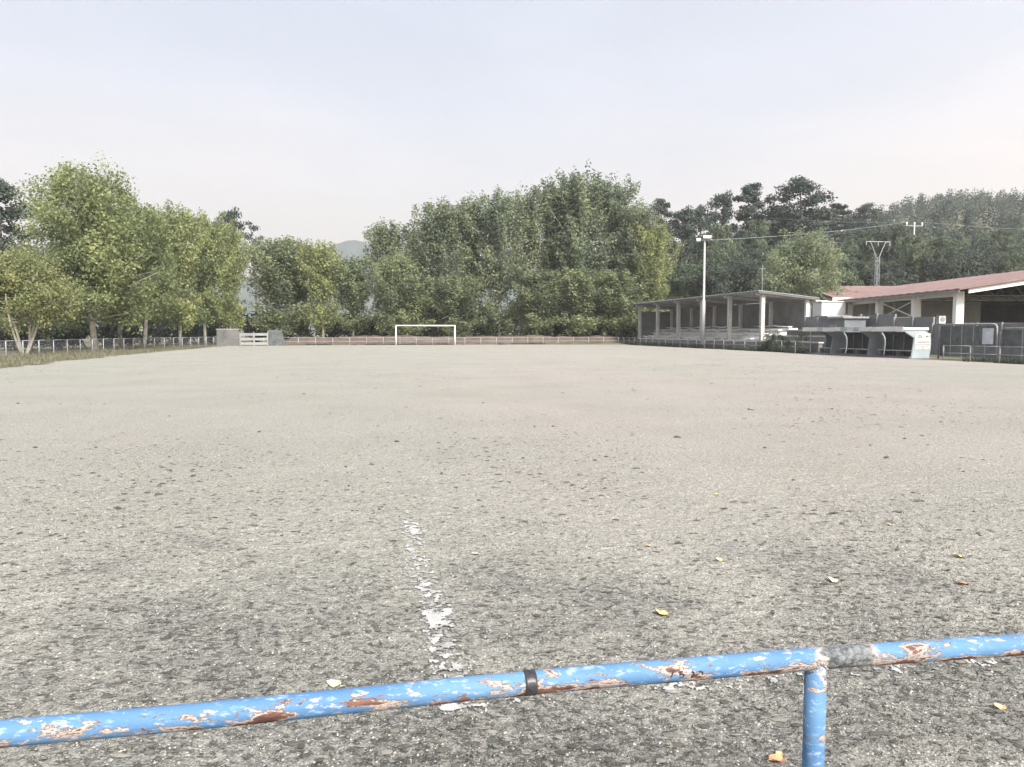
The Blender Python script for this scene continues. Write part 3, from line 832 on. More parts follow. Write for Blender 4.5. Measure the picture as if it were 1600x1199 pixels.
# ------------------------------------------------------------------ dugouts
def dugout(label, v0, v1, sign):
    """v0 near end (towards the camera), v1 far end; opens towards the pitch (-u)"""
    t = thing("dugout", label, "dugout", (0, 0, 0), A, "team dugouts beside the pitch")
    uf = 33.35
    prof = [(-.82, 1.72), (-.05, 1.28), (-.08, .95), (-.22, 0), (1.02, 0), (1.10, .4), (1.14, .9), (1.12, 1.25), (1.02, 1.50), (.86, 1.66), (.6, 1.72)]
    for v, vis in ((v0, True),) + (((v1, False),) if v1 > 51 else ()):
        if vis:
            MB().prism(prof, (uf, v - .05, 0), (1, 0, 0), (0, 0, 1), (0, 1, 0), .10).build("side_panel", M['dug'], t)
        else:
            MB().box((uf - .25, v - .05, .9), (.07, .07, 1.75)).build("front_post", M['metal'], t)
    # edge trim on the front of the side panel
    e = MB()
    for (a, b) in zip(prof[:4], prof[1:4]):
        e.tube([(uf + a[0] - .012, v0, a[1]), (uf + b[0] - .012, v0, b[1])], .028, 6)
    e.build("edge_trim", M['greysteel'], t)
    bk = MB().prism([(1.0, .02), (1.08, .4), (1.12, .9), (1.10, 1.25), (1.0, 1.49), (.84, 1.64), (.80, 1.60), (.94, 1.45), (1.04, 1.22), (1.06, .9), (1.02, .4), (.94, .02)], (uf, v0 + .06, 0), (1, 0, 0), (0, 0, 1), (0, 1, 0), v1 - v0 - .12)
    bk.build("back_shell", M['shadeslate'], t)
    L = v1 - v0
    n = max(3, round(L / .62))
    MB().box((uf + .02, (v0 + v1) / 2, 1.755), (1.76, L + .1, .05)).build("roof", M['dug'], t)
    for k in range(n):
        a = v0 - .06 + (L + .12) * k / n; b = v0 - .06 + (L + .12) * (k + 1) / n
        MB().box((uf - .88 + R.uniform(-.012, .012), (a + b) / 2, 1.84 + R.uniform(-.015, .015)), (.05, b - a - .025, .30)).build("fascia_panel", M['offwhite'] if R.random() < .75 else M['dug'], t)
    MB().box((uf + .02, v0 - .075, 1.85), (1.78, .04, .17)).build("side_fascia", M['offwhite'], t)
    bs = MB().box((uf + .55, (v0 + v1) / 2, .45), (.42, L - .3, .05)); bs.build("bench", M['offwhite'], t)
    for k in range(3): MB().box((uf + .55, v0 + .3 + (L - .6) * k / 2, .21), (.34, .06, .42)).build("bench_leg", M['greysteel'], t)
    for k in range(max(2, round(L / 1.0))):
        a = v0 + .08 + (L - .16) * k / max(2, round(L / 1.0))
        MB().box((uf + .90, a + .03, .8), (.05, .05, 1.5)).build("rib", M['greysteel'], t)
    MB().box((uf + .40, (v0 + v1) / 2, .045), (1.5, L, .10)).build("plinth", M['darkcon'], t)
    if sign:
        yv = v0 - .062
        MB().box((uf + .52, yv, 1.17), (1.10, .02, .80)).build("sign_board", M['dugsign'], t, label="white sign board with two grey emblems over a line of small lettering")
        MB().box((uf + .26, yv, .655), (.56, .02, .20)).build("sign_strip", M['dugsign'], t)
        MB().box((uf + .81, yv, .655), (.50, .02, .20)).build("sign_strip", M['dugsign'], t)
        yf = yv - .012
        em = MB()
        for k in range(10):                                   # ring shaped emblem
            a0 = 2 * math.pi * k / 10
            em.box((uf + .32 + .10 * math.cos(a0), yf, 1.36 + .07 * math.sin(a0)), (.05, .008, .028 if k % 3 else .05))
        em.build("emblem", M['ink'], t)
        MB().prism([(-.13, -.03), (.13, -.02), (.10, .02), (.03, .03), (.0, .075), (-.04, .03), (-.10, .01)], (uf + .82, yf, 1.36), (1, 0, 0), (0, 0, 1), (0, 1, 0), .008).build("emblem", M['ink'], t)
        tx = MB()
        xx = uf + .16
        while xx < uf + .92:
            w = R.uniform(.03, .07); tx.box((xx + w / 2, yf, 1.02 + R.uniform(-.006, .006)), (w, .006, R.uniform(.035, .055))); xx += w + R.uniform(.012, .03)
        tx.build("lettering", M['ink'], t)
        MB().box((uf + .5, yf, .865), (1.05, .006, .012)).build("sign_joint", M['ink'], t)
vA = uv(*fu(1428, 33.35))[1]; vB = uv(*fu(1359, 33.35))[1]; vC = uv(*fu(1301, 33.35))[1]; vD = uv(*fu(1270, 33.35))[1]
dugout("grey blue dugout whose end panel carries a white sign", vA, vB - .1, True)
dugout("grey blue dugout in the middle with a plain end panel", vB, vC - .1, False)
dugout("short grey blue dugout with a thin front post nearest the stand", vC, vD, False)

# ------------------------------------------------------------------ red roofed hall
hl = thing("sports_hall", "big open sided hall with a shallow red roof and white columns", "hall")
XE, ZE, SL, XR = 35.0, 5.05, .157, 56.5
YF, YB = 58.3, 108.0
def zr(x): return ZE + SL * (x - XE)
def slope_roof(mb, x0, x1, y0, y1, n, th=.12, amp=.03):
    vs_, fs = [], []
    for i in range(n + 1):
        y = y0 + (y1 - y0) * i / n; a = amp * math.sin(i * math.pi / 2)
        for x in (x0, x1):
            z = ZE + SL * (min(x, 2 * XR - x) - XE)
            vs_ += [(x, y, z + a), (x, y, z - th)]
    for i in range(n):
        b = i * 4; c = b + 4
        fs += [(b, b + 2, c + 2, c), (b + 1, c + 1, c + 3, b + 3), (b, c, c + 1, b + 1), (b + 2, b + 3, c + 3, c + 2)]
    fs += [(0, 1, 3, 2), (n * 4, n * 4 + 2, n * 4 + 3, n * 4 + 1)]
    mb.add(vs_, fs)
mb = MB(); slope_roof(mb, XE, XR, YF, YB, 140); slope_roof(mb, 2 * XR - XE, XR, YF, YB, 140); mb.build("roof", M['redroof'], hl)
# rake fascia on the gable, proud of the roof end
for s in (0, 1):
    xa, xb = (XE + .9, XR) if s == 0 else (2 * XR - XE - .9, XR)
    MB().prism([(xa, zr(XE + .9) - .16), (xb, zr(XR) - .16), (xb, zr(XR) - .52), (xa, zr(XE + .9) - .50)], (0, YF + .25, 0), (1, 0, 0), (0, 0, 1), (0, 1, 0), .12).build("rake_fascia", M['white'], hl)
MB().box((XE + .06, (YF + YB) / 2, ZE - .20), (.10, YB - YF - .2, .14)).build("gutter", M['greysteel'], hl)
for k, y in enumerate((60.0, 66.3, 72.9, 79.4)):
    MB().box((36.0, y, 2.45), (.62 if k < 2 else .55, .5, 4.9)).build("column", M['white'], hl)
for x in (50.0, 63.0, 77.0):
    MB().box((x, 60.0, (zr(min(x, 2 * XR - x)) - .4) / 2), (.5, .5, zr(min(x, 2 * XR - x)) - .4)).build("column", M['white'], hl)
for y0, y1 in ((60.25, 66.05), (66.55, 72.65), (73.15, 79.1)):
    MB().box((36.0, (y0 + y1) / 2, 4.68), (.26, y1 - y0, .32)).build("eave_beam", M['white'], hl)
xbr = thing  # (bracing between the second and third columns)
for (za, zb) in ((3.0, 4.5), (4.5, 3.0)):
    off = .05 if za > zb else -.05
    MB().tube([(36.0 + off, 66.6, za), (36.0 + off, 72.6, zb)], .045, 6).build("brace", M['white'], hl)
MB().box((36.0, 69.6, 2.95), (.2, 6.0, .16)).build("rail", M['white'], hl)
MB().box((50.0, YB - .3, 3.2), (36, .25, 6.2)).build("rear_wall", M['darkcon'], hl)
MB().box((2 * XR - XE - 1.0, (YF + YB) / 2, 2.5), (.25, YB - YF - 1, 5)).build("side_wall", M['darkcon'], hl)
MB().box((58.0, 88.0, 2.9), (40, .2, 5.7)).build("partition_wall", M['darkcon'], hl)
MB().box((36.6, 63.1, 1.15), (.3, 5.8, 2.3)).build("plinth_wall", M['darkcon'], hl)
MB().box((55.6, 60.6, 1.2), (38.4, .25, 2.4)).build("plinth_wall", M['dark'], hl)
for y in (64.0, 70.0, 76.0, 82.0):
    m_ = MB()
    m_.tube([(36.2, y, 4.75), (56.5, y, 4.75)], .06, 6)
    for k in range(8):
        x0 = 36.5 + k * 2.5; m_.tube([(x0, y, 4.75), (x0 + 1.25, y, zr(x0 + 1.25) - .2), (x0 + 2.5, y, 4.75)], .04, 6)
    m_.build("truss", M['greysteel'], hl)
ax, ay = xat(1481, 60.6), 60.6
ac = thing("air_unit", "small white box unit standing on the wall beside the hall column", "air unit", (35.0, 60.6, 2.32))
MB().box((0, 0, .33), (.55, .35, .62)).build("casing", M['offwhite'], ac)
MB().tube([(0, -.19, .33), (0, -.17, .33)], .2, 14).build("fan_grille", M['greysteel'], ac)
MB().box((-.38, .05, .35), (.16, .3, .7)).build("bracket", M['dark'], ac)
# the wing with its own red roof
wg = thing("hall_wing", "white walled wing with a red roof joining the far side of the hall", "building")
def zw(y): return 5.42 + (y - 80.4) * .185
vs_, fs = [], []
n = 90
mb = MB()
for i in range(n + 1):
    x = 34.6 + (56 - 34.6) * i / n; a = .03 * math.sin(i * math.pi / 2)
    vs_ += [(x, 80.4, zw(80.4) + a), (x, 90, zw(90) + a), (x, 80.4, zw(80.4) - .1), (x, 90, zw(90) - .1)]
for i in range(n):
    b = i * 4; c = b + 4
    fs += [(b, b + 1, c + 1, c), (b + 2, c + 2, c + 3, b + 3), (b, c, c + 2, b + 2), (b + 1, b + 3, c + 3, c + 1)]
fs += [(0, 2, 3, 1), (4 * n, 4 * n + 1, 4 * n + 3, 4 * n + 2)]
mb.add(vs_, fs); mb.build("roof", M['redroof'], wg)
mb = MB().prism([(90.02, zw(90)), (99.0, zw(80.6)), (99.0, zw(80.6) - .12), (90.02, zw(90) - .12)], (34.6, 0, 0), (0, 1, 0), (0, 0, 1), (1, 0, 0), 20)
mb.build("roof", M['redroof'], wg)
MB().box((45, 80.34, 5.17), (20.8, .08, .36)).build("fascia", M['white'], wg)
MB().box((36.9 + 5.2, 81.2, 2.55), (18, .25, 5.1)).build("front_wall", M['offwhite'], wg)
MB().prism([(81.4, 0), (98.4, 0), (98.4, 5.2), (90, 6.9), (81.4, 5.3)], (34.8, 0, 0), (0, 1, 0), (0, 0, 1), (1, 0, 0), .25).build("gable_wall", M['offwhite'], wg)
for x in (35.1, 36.3, 38.9, 41.5):
    MB().box((x, 81.0, 2.55), (.32, .2, 5.1)).build("pilaster", M['white'], wg)
ww = thing("white_outbuilding", "small flat white block standing before the wing beside the tree", "building", (0, 0, 0))
MB().box((33.9, 79.6, 2.4), (2.5, 2.4, 4.75)).build("wall", M['white'], ww)
MB().box((33.9, 79.6, 4.84), (2.7, 2.6, .12)).build("roof", M['offwhite'], ww)
MB().box((33.9, 78.36, 1.1), (1.0, .06, 2.1)).build("door", M['slate'], ww)

# ------------------------------------------------------------------ poles, pylon, wires
lx, ly = fu(1098, 34.4)
fp = thing("floodlight_pole", "tall pale concrete floodlight pole in front of the stand", "floodlight", (lx, ly, 0), -.3)
HP = zat(373, ly)
MB().tube([(0, 0, -.2), (0, 0, 4.9), (0, 0, 5.0), (0, 0, HP)], [.20, .185, .125, .085], 12).build("pole", M['concrete'], fp, True)
MB().tube([(-.75, 0, HP - .15), (.75, 0, HP - .15)], .05, 8).build("crossarm", M['metal'], fp, True)
for k, (x, dz) in enumerate(((-.62, -.12), (.05, .15), (.45, .12))):
    lm = MB().prism([(-.19, -.17), (.19, -.17), (.23, .17), (-.23, .17)], (x, -.30, HP + dz), (1, 0, 0), (0, .35, .94), (0, .94, -.35), .26)
    hd = lm.build("lamp_head", M['metal'], fp)
    MB().prism([(-.17, -.14), (.17, -.14), (.20, .14), (-.20, .14)], (x, -.318, HP + dz + .005), (1, 0, 0), (0, .35, .94), (0, .94, -.35), .012).build("lamp_glass", M['glass'], hd)
    MB().tube([(x, 0, HP - .15), (x, -.12, HP + dz)], .03, 6).build("lamp_bracket", M['metal'], fp)
# lattice pylon behind the hall
Yp = 110.5; pxx = xat(1366, Yp); zb = float(terr(pxx, Yp))
py_ = thing("power_pylon", "slim lattice power pylon with forked top above the red roof", "pylon", (pxx, Yp, zb), .15)
zt = zat(378, Yp) - zb; zf = zat(402, Yp) - zb
b0, b1 = .26, .20
m_ = MB()
corn = lambda z, s, t: Vector(((b0 + (b1 - b0) * z / zf) * s, (b0 + (b1 - b0) * z / zf) * t, z))
for s, t in ((1, 1), (1, -1), (-1, -1), (-1, 1)): m_.tube([corn(-.3, s, t), corn(zf, s, t)], .038, 5)
m_.build("leg_frame", M['greysteel2'], py_)
m_ = MB(); nseg = 12
for k in range(nseg):
    z0, z1 = zf * k / nseg, zf * (k + 1) / nseg
    cs = [(1, 1), (1, -1), (-1, -1), (-1, 1)]
    for i in range(4):
        a, b = cs[i], cs[(i + 1) % 4]
        m_.tube([corn(z0, *a), corn(z1, *b)], .022, 4) if k % 2 else m_.tube([corn(z0, *b), corn(z1, *a)], .022, 4)
m_.build("lattice", M['greysteel2'], py_)
for s in (-1, 1):
    MB().tube([(.28 * s, 0, zf - .9), (.25 * s, 0, zf), (.75 * s, 0, zf + (zt - zf) * .55), (1.25 * s, 0, zt)], .05, 6).build("fork_arm", M['metal'], py_)
MB().tube([(-2.0, 0, zt), (2.0, 0, zt)], .05, 6).build("crossarm", M['metal'], py_)
for x in (-1.9, 0, 1.9):
    MB().tube([(x, 0, zt), (x, 0, zt - .55)], .06, 6).build("insulator", M['palemetal'], py_)
# wooden utility pole up on the hillside
Yu = 128.0; ux = xat(1421, Yu); uz = float(terr(ux, Yu))
up = thing("utility_pole", "utility pole with three white insulators standing among the hillside trees", "pole", (ux, Yu, uz), .2)
hu_ = zat(352, Yu) - uz
MB().tube([(0, 0, -.3), (0, 0, hu_)], [.13, .10], 8).build("pole", M['concrete'], up, True)
MB().tube([(-1.6, 0, hu_ - .15), (1.6, 0, hu_ - .15)], .06, 6).build("crossarm", M['concrete'], up)
for x in (-1.5, 0, 1.5):
    MB().tube([(x, 0, hu_ - .1), (x, 0, hu_ + .25), (x, 0, hu_ + .5)], [.06, .15, .08], 8).build("insulator", M['white'], up)
def wire(a, b, sag, label, r=.018):
    a, b = Vector(a), Vector(b); p = [a + (b - a) * t + Vector((0, 0, -sag * 4 * t * (1 - t))) for t in [k / 16 for k in range(17)]]
    o = MB().tube(p, r, 5).build("power_line", M['palemetal'], None)
    tag(o, label, "cable", "overhead cables")
wire((lx, ly, HP - .2), (ux - 1.5, Yu, uz + hu_ + .5), .35, "cable strung from the floodlight pole up to the hillside pole", .018)
wire((ux - 1.5, Yu, uz + hu_ + .5), (xat(1196, 150), 150, zat(341, 150)), .3, "cable from the hillside pole away over the tall pines", .015)
wire((ux + 1.5, Yu, uz + hu_ + .5), (xat(1680, 160), 160, zat(360, 160)), .4, "cable from the hillside pole out across the wooded slope", .015)

# ------------------------------------------------------------------ trees
def leaf_quads(c, size, bias, k=.8, aspect=.62):
    n = len(c)
    nr = rng.normal(size=(n, 3)); nr /= np.linalg.norm(nr, axis=1)[:, None]
    nr = nr + bias * k; nr /= np.linalg.norm(nr, axis=1)[:, None] + 1e-9
    t = rng.normal(size=(n, 3)); t[:, 2] -= .5
    t -= nr * (t * nr).sum(1)[:, None]; t /= np.linalg.norm(t, axis=1)[:, None] + 1e-9
    b = np.cross(nr, t)
    s = (size * rng.uniform(.65, 1.3, n))[:, None]
    fold = nr * s * .12
    return np.stack([c - t * s * .5, c + b * s * aspect * .5 + fold, c + t * s * .5, c - b * s * aspect * .5 + fold], 1).reshape(-1, 3)
def crown_mesh(name, clumps, size, mat, center, k=.8, shell=.5):
    """clumps: (x, y, z, rx, rz, count, tint). Leaves fill every clump, more of them towards its surface."""
    cs, bs, ts = [], [], []
    for (x, y, z, rx, rz, cnt, tn) in clumps:
        d = rng.normal(size=(cnt, 3)); d /= np.linalg.norm(d, axis=1)[:, None]
        r = rng.random(cnt) ** shell
        p = d * r[:, None] * np.array([rx, rx, rz]) * rng.uniform(.8, 1.15, (cnt, 1))
        c = p + np.array([x, y, z])
        cs.append(c); o = c - np.array(center); o /= np.linalg.norm(o, axis=1)[:, None] + 1e-6
        bs.append(d * .5 + o * .5 + np.array([0, 0, .45])); ts.append(np.clip(rng.normal(tn, .17, cnt), 0, 1))
    c = np.concatenate(cs); b = np.concatenate(bs); t = np.concatenate(ts)
    v = leaf_quads(c, size, b, k)
    return npmesh(name, v, np.arange(len(v)).reshape(-1, 4), mat, t)
def limb(mb, a, b, r0, r1, bend=.08, n=4, seg=6):
    a, b = Vector(a), Vector(b); L = (b - a).length
    o = Vector((R.uniform(-1, 1), R.uniform(-1, 1), R.uniform(-.2, .6))) * L * bend
    pts = [a + (b - a) * (i / n) + o * math.sin(math.pi * i / n) for i in range(n + 1)]
    mb.tube(pts, [r0 + (r1 - r0) * i / n for i in range(n + 1)], seg); return pts

def make_poplar(mat, H=22., Rc=4.2, base=.10, nl=64, cnt=56, size=.36, bark='bark', slim=1.0, stems=3):
    """upright tree: steep limbs end in pointed plumes of leaves"""
    tr = MB(); cl = []
    limb(tr, (0, 0, -.2), (R.uniform(-.3, .3), R.uniform(-.3, .3), H * .9), H * .014, H * .003, .015, 6, 9)
    ga = R.uniform(0, 6)
    for i in range(nl):
        f = (i + .5) / nl
        hs = H * (base + (.80 - base) * f ** .95)
        a = ga + i * 2.399 + R.uniform(-.3, .3)
        env = Rc * (math.sin(math.pi * min(1, .24 + .66 * f)) ** .6) * slim
        rt = env * R.uniform(.50, 1.10)
        rise = rt * R.uniform(.9, 2.0) + H * .05 * (f > .6) * R.uniform(.5, 1.6)
        zt_ = min(hs + rise, H * (1.0 - .10 * R.random()))
        if f < .22: zt_ = hs + rt * R.uniform(.0, .6)
        tip = (math.cos(a) * rt, math.sin(a) * rt, zt_)
        pts = limb(tr, (0, 0, hs), tip, H * .0042 * (1.15 - f), H * .0010, .06, 3, 4)
        tn = R.uniform(.25, .90)
        n = 5
        for k in range(n):
            t = .30 + .74 * k / (n - 1)
            x, y, z = tip[0] * t, tip[1] * t, hs + (zt_ - hs) * t
            s = (1.15 - .55 * t ** 2) * Rc * .29
            cl.append((x + R.gauss(0, .2), y + R.gauss(0, .2), z, s, s * 1.5, int(cnt * (1.25 - .45 * t)), tn + .08 * t))
    for i in range(stems):                                           # leading shoots
        a = R.uniform(0, 6.28); r = R.uniform(.1, .32) * Rc
        for k in range(4):
            cl.append((math.cos(a) * r, math.sin(a) * r, H * (.76 + .065 * k * R.uniform(.85, 1.08)), Rc * .34 * (1 - .19 * k), Rc * .42, int(cnt * (1.7 - .3 * k)), R.uniform(.35, .65)))
    return tr.mesh("trunk", M[bark], True), crown_mesh("crown", cl, size, M[mat], (0, 0, H * .5)), H, Rc
def make_broad(mat, H=16., Rc=5.4, base=.16, nl=46, sub=4, cnt=40, size=.30, bark='bark', flat=1., gap=.0, top=.62, tint=(.25, .75), multi=0):
    """spreading tree: rising limbs that fork into leafy boughs, gaps between them"""
    tr = MB(); cl = []
    lean = (R.uniform(-.4, .4), R.uniform(-.4, .4))
    if multi:
        for k in range(multi):
            a = k * 2 * math.pi / multi + R.uniform(-.3, .3)
            limb(tr, (math.cos(a) * .12, math.sin(a) * .12, -.2), (math.cos(a) * Rc * .42, math.sin(a) * Rc * .42, H * .62), H * .016, H * .006, .07, 6, 8)
    else:
        limb(tr, (0, 0, -.2), (lean[0], lean[1], H * .7), H * .018, H * .006, .03, 6, 9)
    for i in range(nl):
        f = (i + .5) / nl
        hs = H * (base + .50 * f)
        a = i * 2.399 + R.uniform(-.5, .5)
        zc = H * (base + .05 + (.93 - base) * f ** .85)
        e = math.sqrt(max(.03, 1 - ((zc / H - .50) / (.52)) ** 2))
        rt = Rc * e * R.uniform(.50, 1.05)
        tip = Vector((math.cos(a) * rt + lean[0] * f, math.sin(a) * rt + lean[1] * f, zc * flat + R.uniform(-.03, .05) * H))
        st_ = Vector((lean[0] * f * .7, lean[1] * f * .7, hs))
        limb(tr, st_, tip, H * .0065 * (1.2 - f), H * .0016, .10, 4, 5)
        tn0 = R.uniform(*tint)
        for k in range(sub):
            if R.random() < gap: continue
            t = R.uniform(.45, 1.0)
            c = st_ + (tip - st_) * t + Vector((R.gauss(0, 1), R.gauss(0, 1), R.gauss(0, .8))) * Rc * .13
            s = Rc * R.uniform(.15, .27)
            cl.append((c.x, c.y, c.z, s, s * .85, int(cnt * (s / (Rc * .2)) ** 2), tn0 + R.uniform(-.08, .08)))
        s = Rc * R.uniform(.12, .2)
        cl.append((tip.x, tip.y, tip.z, s, s * R.uniform(.8, 1.4), cnt, tn0 + .08))
    return tr.mesh("trunk", M[bark], True), crown_mesh("crown", cl, size, M[mat], (0, 0, H * .5)), H, Rc
def make_pine(mat='pine', H=19., Rc=4., bare=.5, nl=26, cnt=170, size=.42, slim=False):
    tr = MB(); cl = []
    lx_, ly_ = R.uniform(-.5, .5), R.uniform(-.5, .5)
    limb(tr, (0, 0, -.2), (lx_, ly_, H * .96), H * .013, H * .003, .02, 6, 8)
    for i in range(nl):
        f = (i + .5) / nl
        z = H * (bare + (.97 - bare) * f)
        a = i * 2.399 + R.uniform(-.4, .4)
        e = math.sqrt(max(.02, 1 - (2 * f - .85) ** 2 / 1.5)) if not slim else (1 - .7 * f)
        rt = Rc * e * R.uniform(.35, 1.0)
        tip = (lx_ * f + math.cos(a) * rt, ly_ * f + math.sin(a) * rt, z + R.uniform(.0, .05) * H)
        limb(tr, (lx_ * f, ly_ * f, z - .02 * H), tip, H * .004, H * .001, .08, 3, 4)
        s = Rc * R.uniform(.26, .42)
        tn = R.uniform(.2, .75)
        cl.append((*tip, s, s * R.uniform(.5, .75), cnt, tn))
        cl.append((tip[0] * .55, tip[1] * .55, tip[2] - .1 * s, s * .75, s * .45, cnt // 2, tn - .1))
    cl.append((lx_, ly_, H * .97, Rc * .3, Rc * .22, cnt, .5))
    return tr.mesh("trunk", M['darkbark'], True), crown_mesh("crown", cl, size, M[mat], (0, 0, H * .7), .6), H, Rc
def make_bush(mat, H=2.4, Rc=1.8, n=26, cnt=60, size=.2):
    cl = []; tr = MB()
    for i in range(n):
        a = R.uniform(0, 6.28); r = Rc * math.sqrt(R.random()) * .8; z = H * R.uniform(.15, .85) * (1 - .45 * (r / Rc) ** 2)
        s = Rc * R.uniform(.2, .34)
        cl.append((math.cos(a) * r, math.sin(a) * r, z, s, s * .9, cnt, R.uniform(.2, .75)))
        if i % 3 == 0: limb(tr, (math.cos(a) * .1, math.sin(a) * .1, -.1), (math.cos(a) * r, math.sin(a) * r, z), .03, .01, .1, 3, 4)
    return tr.mesh("stems", M['darkbark'], True), crown_mesh("foliage", cl, size, M[mat], (0, 0, H * .4)), H, Rc

PRO = {}
PRO['pop1'] = make_poplar('poplar', nl=66, base=.05)
PRO['pop2'] = make_poplar('poplar', nl=60, base=.06, Rc=4.4)
PRO['pop3'] = make_poplar('poplar', nl=70, base=.05, Rc=4.0, stems=4)
PRO['pop4'] = make_poplar('green', H=14, Rc=3.4, base=.12, nl=54, cnt=54, size=.32)
PRO['pop5'] = make_poplar('green', H=14, Rc=3.2, base=.14, nl=50, cnt=54, size=.32)
PRO['popy1'] = make_poplar('yellow', H=15, Rc=3.2, base=.17, nl=60, cnt=60, size=.30)
PRO['popy2'] = make_poplar('yellow', H=15, Rc=3.0, base=.20, nl=60, cnt=58, size=.30)
PRO['popy3'] = make_poplar('yellow', H=20, Rc=3.6, base=.10, nl=62, cnt=56, size=.33)
PRO['plane1'] = make_broad('yellow', H=16.3, Rc=5.6, nl=84, sub=6, cnt=62, size=.28, gap=.10, tint=(.25, .75))
PRO['plane2'] = make_broad('yellow', H=15.3, Rc=3.9, base=.20, nl=66, sub=6, cnt=60, size=.27, tint=(.2, .62))
PRO['low1'] = make_broad('autumn', H=7.2, Rc=4.2, base=.34, nl=56, sub=5, cnt=66, size=.20, bark='palebark', tint=(.2, .75), multi=4)
PRO['low2'] = make_broad('green', H=8.6, Rc=3.6, base=.2, nl=36, sub=5, cnt=40, size=.19, tint=(.3, .8))
PRO['lone'] = make_broad('poplar', H=13.4, Rc=4.9, base=.03, nl=74, sub=6, cnt=56, size=.28, tint=(.55, 1.05))
PRO['wood1'] = make_broad('wood', H=12, Rc=4.6, base=.12, nl=40, sub=4, cnt=40, size=.42)
PRO['wood2'] = make_broad('wood', H=12, Rc=4.0, base=.10, nl=40, sub=4, cnt=40, size=.42)
PRO['wood3'] = make_poplar('wood', H=13, Rc=3.2, base=.08, nl=40, cnt=36, size=.38)
PRO['wood4'] = make_broad('green', H=12, Rc=4.2, base=.12, nl=40, sub=4, cnt=44, size=.40, tint=(.0, .5))
PRO['wood5'] = make_broad('wood', H=12, Rc=3.6, base=.08, nl=40, sub=5, cnt=40, size=.38, tint=(.4, .95))
PRO['pine1'] = make_pine()
PRO['pine2'] = make_pine(Rc=4.6, bare=.42, nl=26)
PRO['pine3'] = make_pine(Rc=3.4, bare=.55, nl=18)
PRO['slimpine'] = make_pine(H=20, Rc=2.2, bare=.62, nl=16, cnt=60, size=.30)
PRO['bush1'] = make_bush('shrub')
PRO['bush2'] = make_bush('shrub', 2.2, 2.0, 28)
PRO['bush3'] = make_bush('weeds', 1.4, 1.2, 18, 50, .14)
def plant(kind, name, px, top, hw, Yd, label, cat="tree", group=None, rz=None, z0=None, dx=0):
    tm, cm, H, Rc = PRO[kind]
    x = xat(px, Yd) + dx
    g0 = float(terr(x, Yd)) if z0 is None else z0
    h = zat(top, Yd) - g0
    s = hw / F * Yd / (Rc * (.90 if kind.startswith('pop') else 1.0))
    t = thing(name, label, cat, (x, Yd, g0 - .03), R.uniform(0, 6.28) if rz is None else rz, group, (s, s, h / H))
    link(tm.name.split('.')[0], tm, t); link(cm.name.split('.')[0], cm, t)
    return t
GL, GF, GH = "trees along the side fence", "trees behind the far goal", "trees on the wooded hillside"
# beside the left fence
plant('low1', "broadleaf_tree", 38, 402, 78, 56.5, "low spreading tree with pale forked trunks and yellow brown leaves", group=GL)
plant('low2', "broadleaf_tree", 48, 379, 60, 64, "mid green bushy tree just behind the low forked one", group=GL)
plant('plane1', "broadleaf_tree", 150, 263, 98, 68, "tallest yellow green tree with an airy crown by the side fence", group=GL)
plant('plane2', "broadleaf_tree", 226, 316, 46, 76, "yellowing tree with a small white notice on its pale trunk", group=GL)
plant('popy1', "poplar_tree", 282, 325, 38, 86, "upright yellow green poplar first in the row after the notice tree", group=GL)
plant('popy2', "poplar_tree", 322, 336, 33, 93, "upright yellow green poplar second in the row after the notice tree", group=GL)
plant('popy1', "poplar_tree", 360, 352, 27, 99, "upright yellow green poplar last in the row above the block wall", group=GL)
plant('popy2', "poplar_tree", 190, 345, 40, 82, "slim poplar half hidden behind the tallest airy tree", group=GL)
plant('pine2', "pine_tree", 8, 284, 58, 88, "dark pine standing behind the low spreading trees", group="dark pines")
plant('pine1', "pine_tree", 362, 332, 27, 128, "dark pine top showing over the end of the poplar row", group="dark pines")
plant('slimpine', "pine_tree", 402, 350, 18, 120, "thin pine with a long bare trunk in the gap by the gate", group="dark pines")
# behind the far goal
plant('pop4', "poplar_tree", 434, 372, 48, 107, "bushy green poplar just beyond the thin bare trunked pine", group=GF)
plant('pop5', "poplar_tree", 470, 384, 30, 112, "narrow green poplar tucked between two bushier ones", group=GF)
plant('popy1', "poplar_tree", 506, 380, 32, 106, "small yellowish poplar before the gap with the far hills", group=GF)
plant('pop5', "poplar_tree", 552, 402, 36, 108, "short dark green poplar below the gap with the far hills", group=GF)
plant('pop4', "poplar_tree", 618, 398, 34, 103, "short bright poplar in front of the goal end row above the goal", group=GF)
plant('pop3', "poplar_tree", 606, 344, 36, 113, "slim tall poplar at the start of the big clump", group=GF)
plant('pop1', "poplar_tree", 655, 345, 38, 110, "poplar of middle height directly above the goal", group=GF)
plant('pop2', "poplar_tree", 690, 310, 42, 109, "tall poplar with several pointed tops over the end post of the goal", group=GF)
plant('pop3', "poplar_tree", 735, 306, 42, 111, "tall poplar next after the one over the goal post", group=GF)
plant('pop1', "poplar_tree", 778, 300, 40, 108, "tall poplar whose grey trunk shows nearly to the top", group=GF)
plant('pop2', "poplar_tree", 822, 290, 42, 112, "tall poplar beside the bright gap in the clump", group=GF)
plant('pop3', "poplar_tree", 868, 278, 42, 114, "very tall poplar just before the highest top of the clump", group=GF)
plant('pop1', "poplar_tree", 908, 264, 46, 110, "highest poplar of the whole clump", group=GF)
plant('pop2', "poplar_tree", 952, 274, 44, 113, "second highest poplar on the stand side of the clump", group=GF)
plant('pop3', "poplar_tree", 990, 314, 40, 110, "shorter poplar near the stand end of the clump", group=GF)
plant('popy3', "poplar_tree", 1020, 345, 32, 108, "yellow green poplar at the stand end of the clump", group=GF)
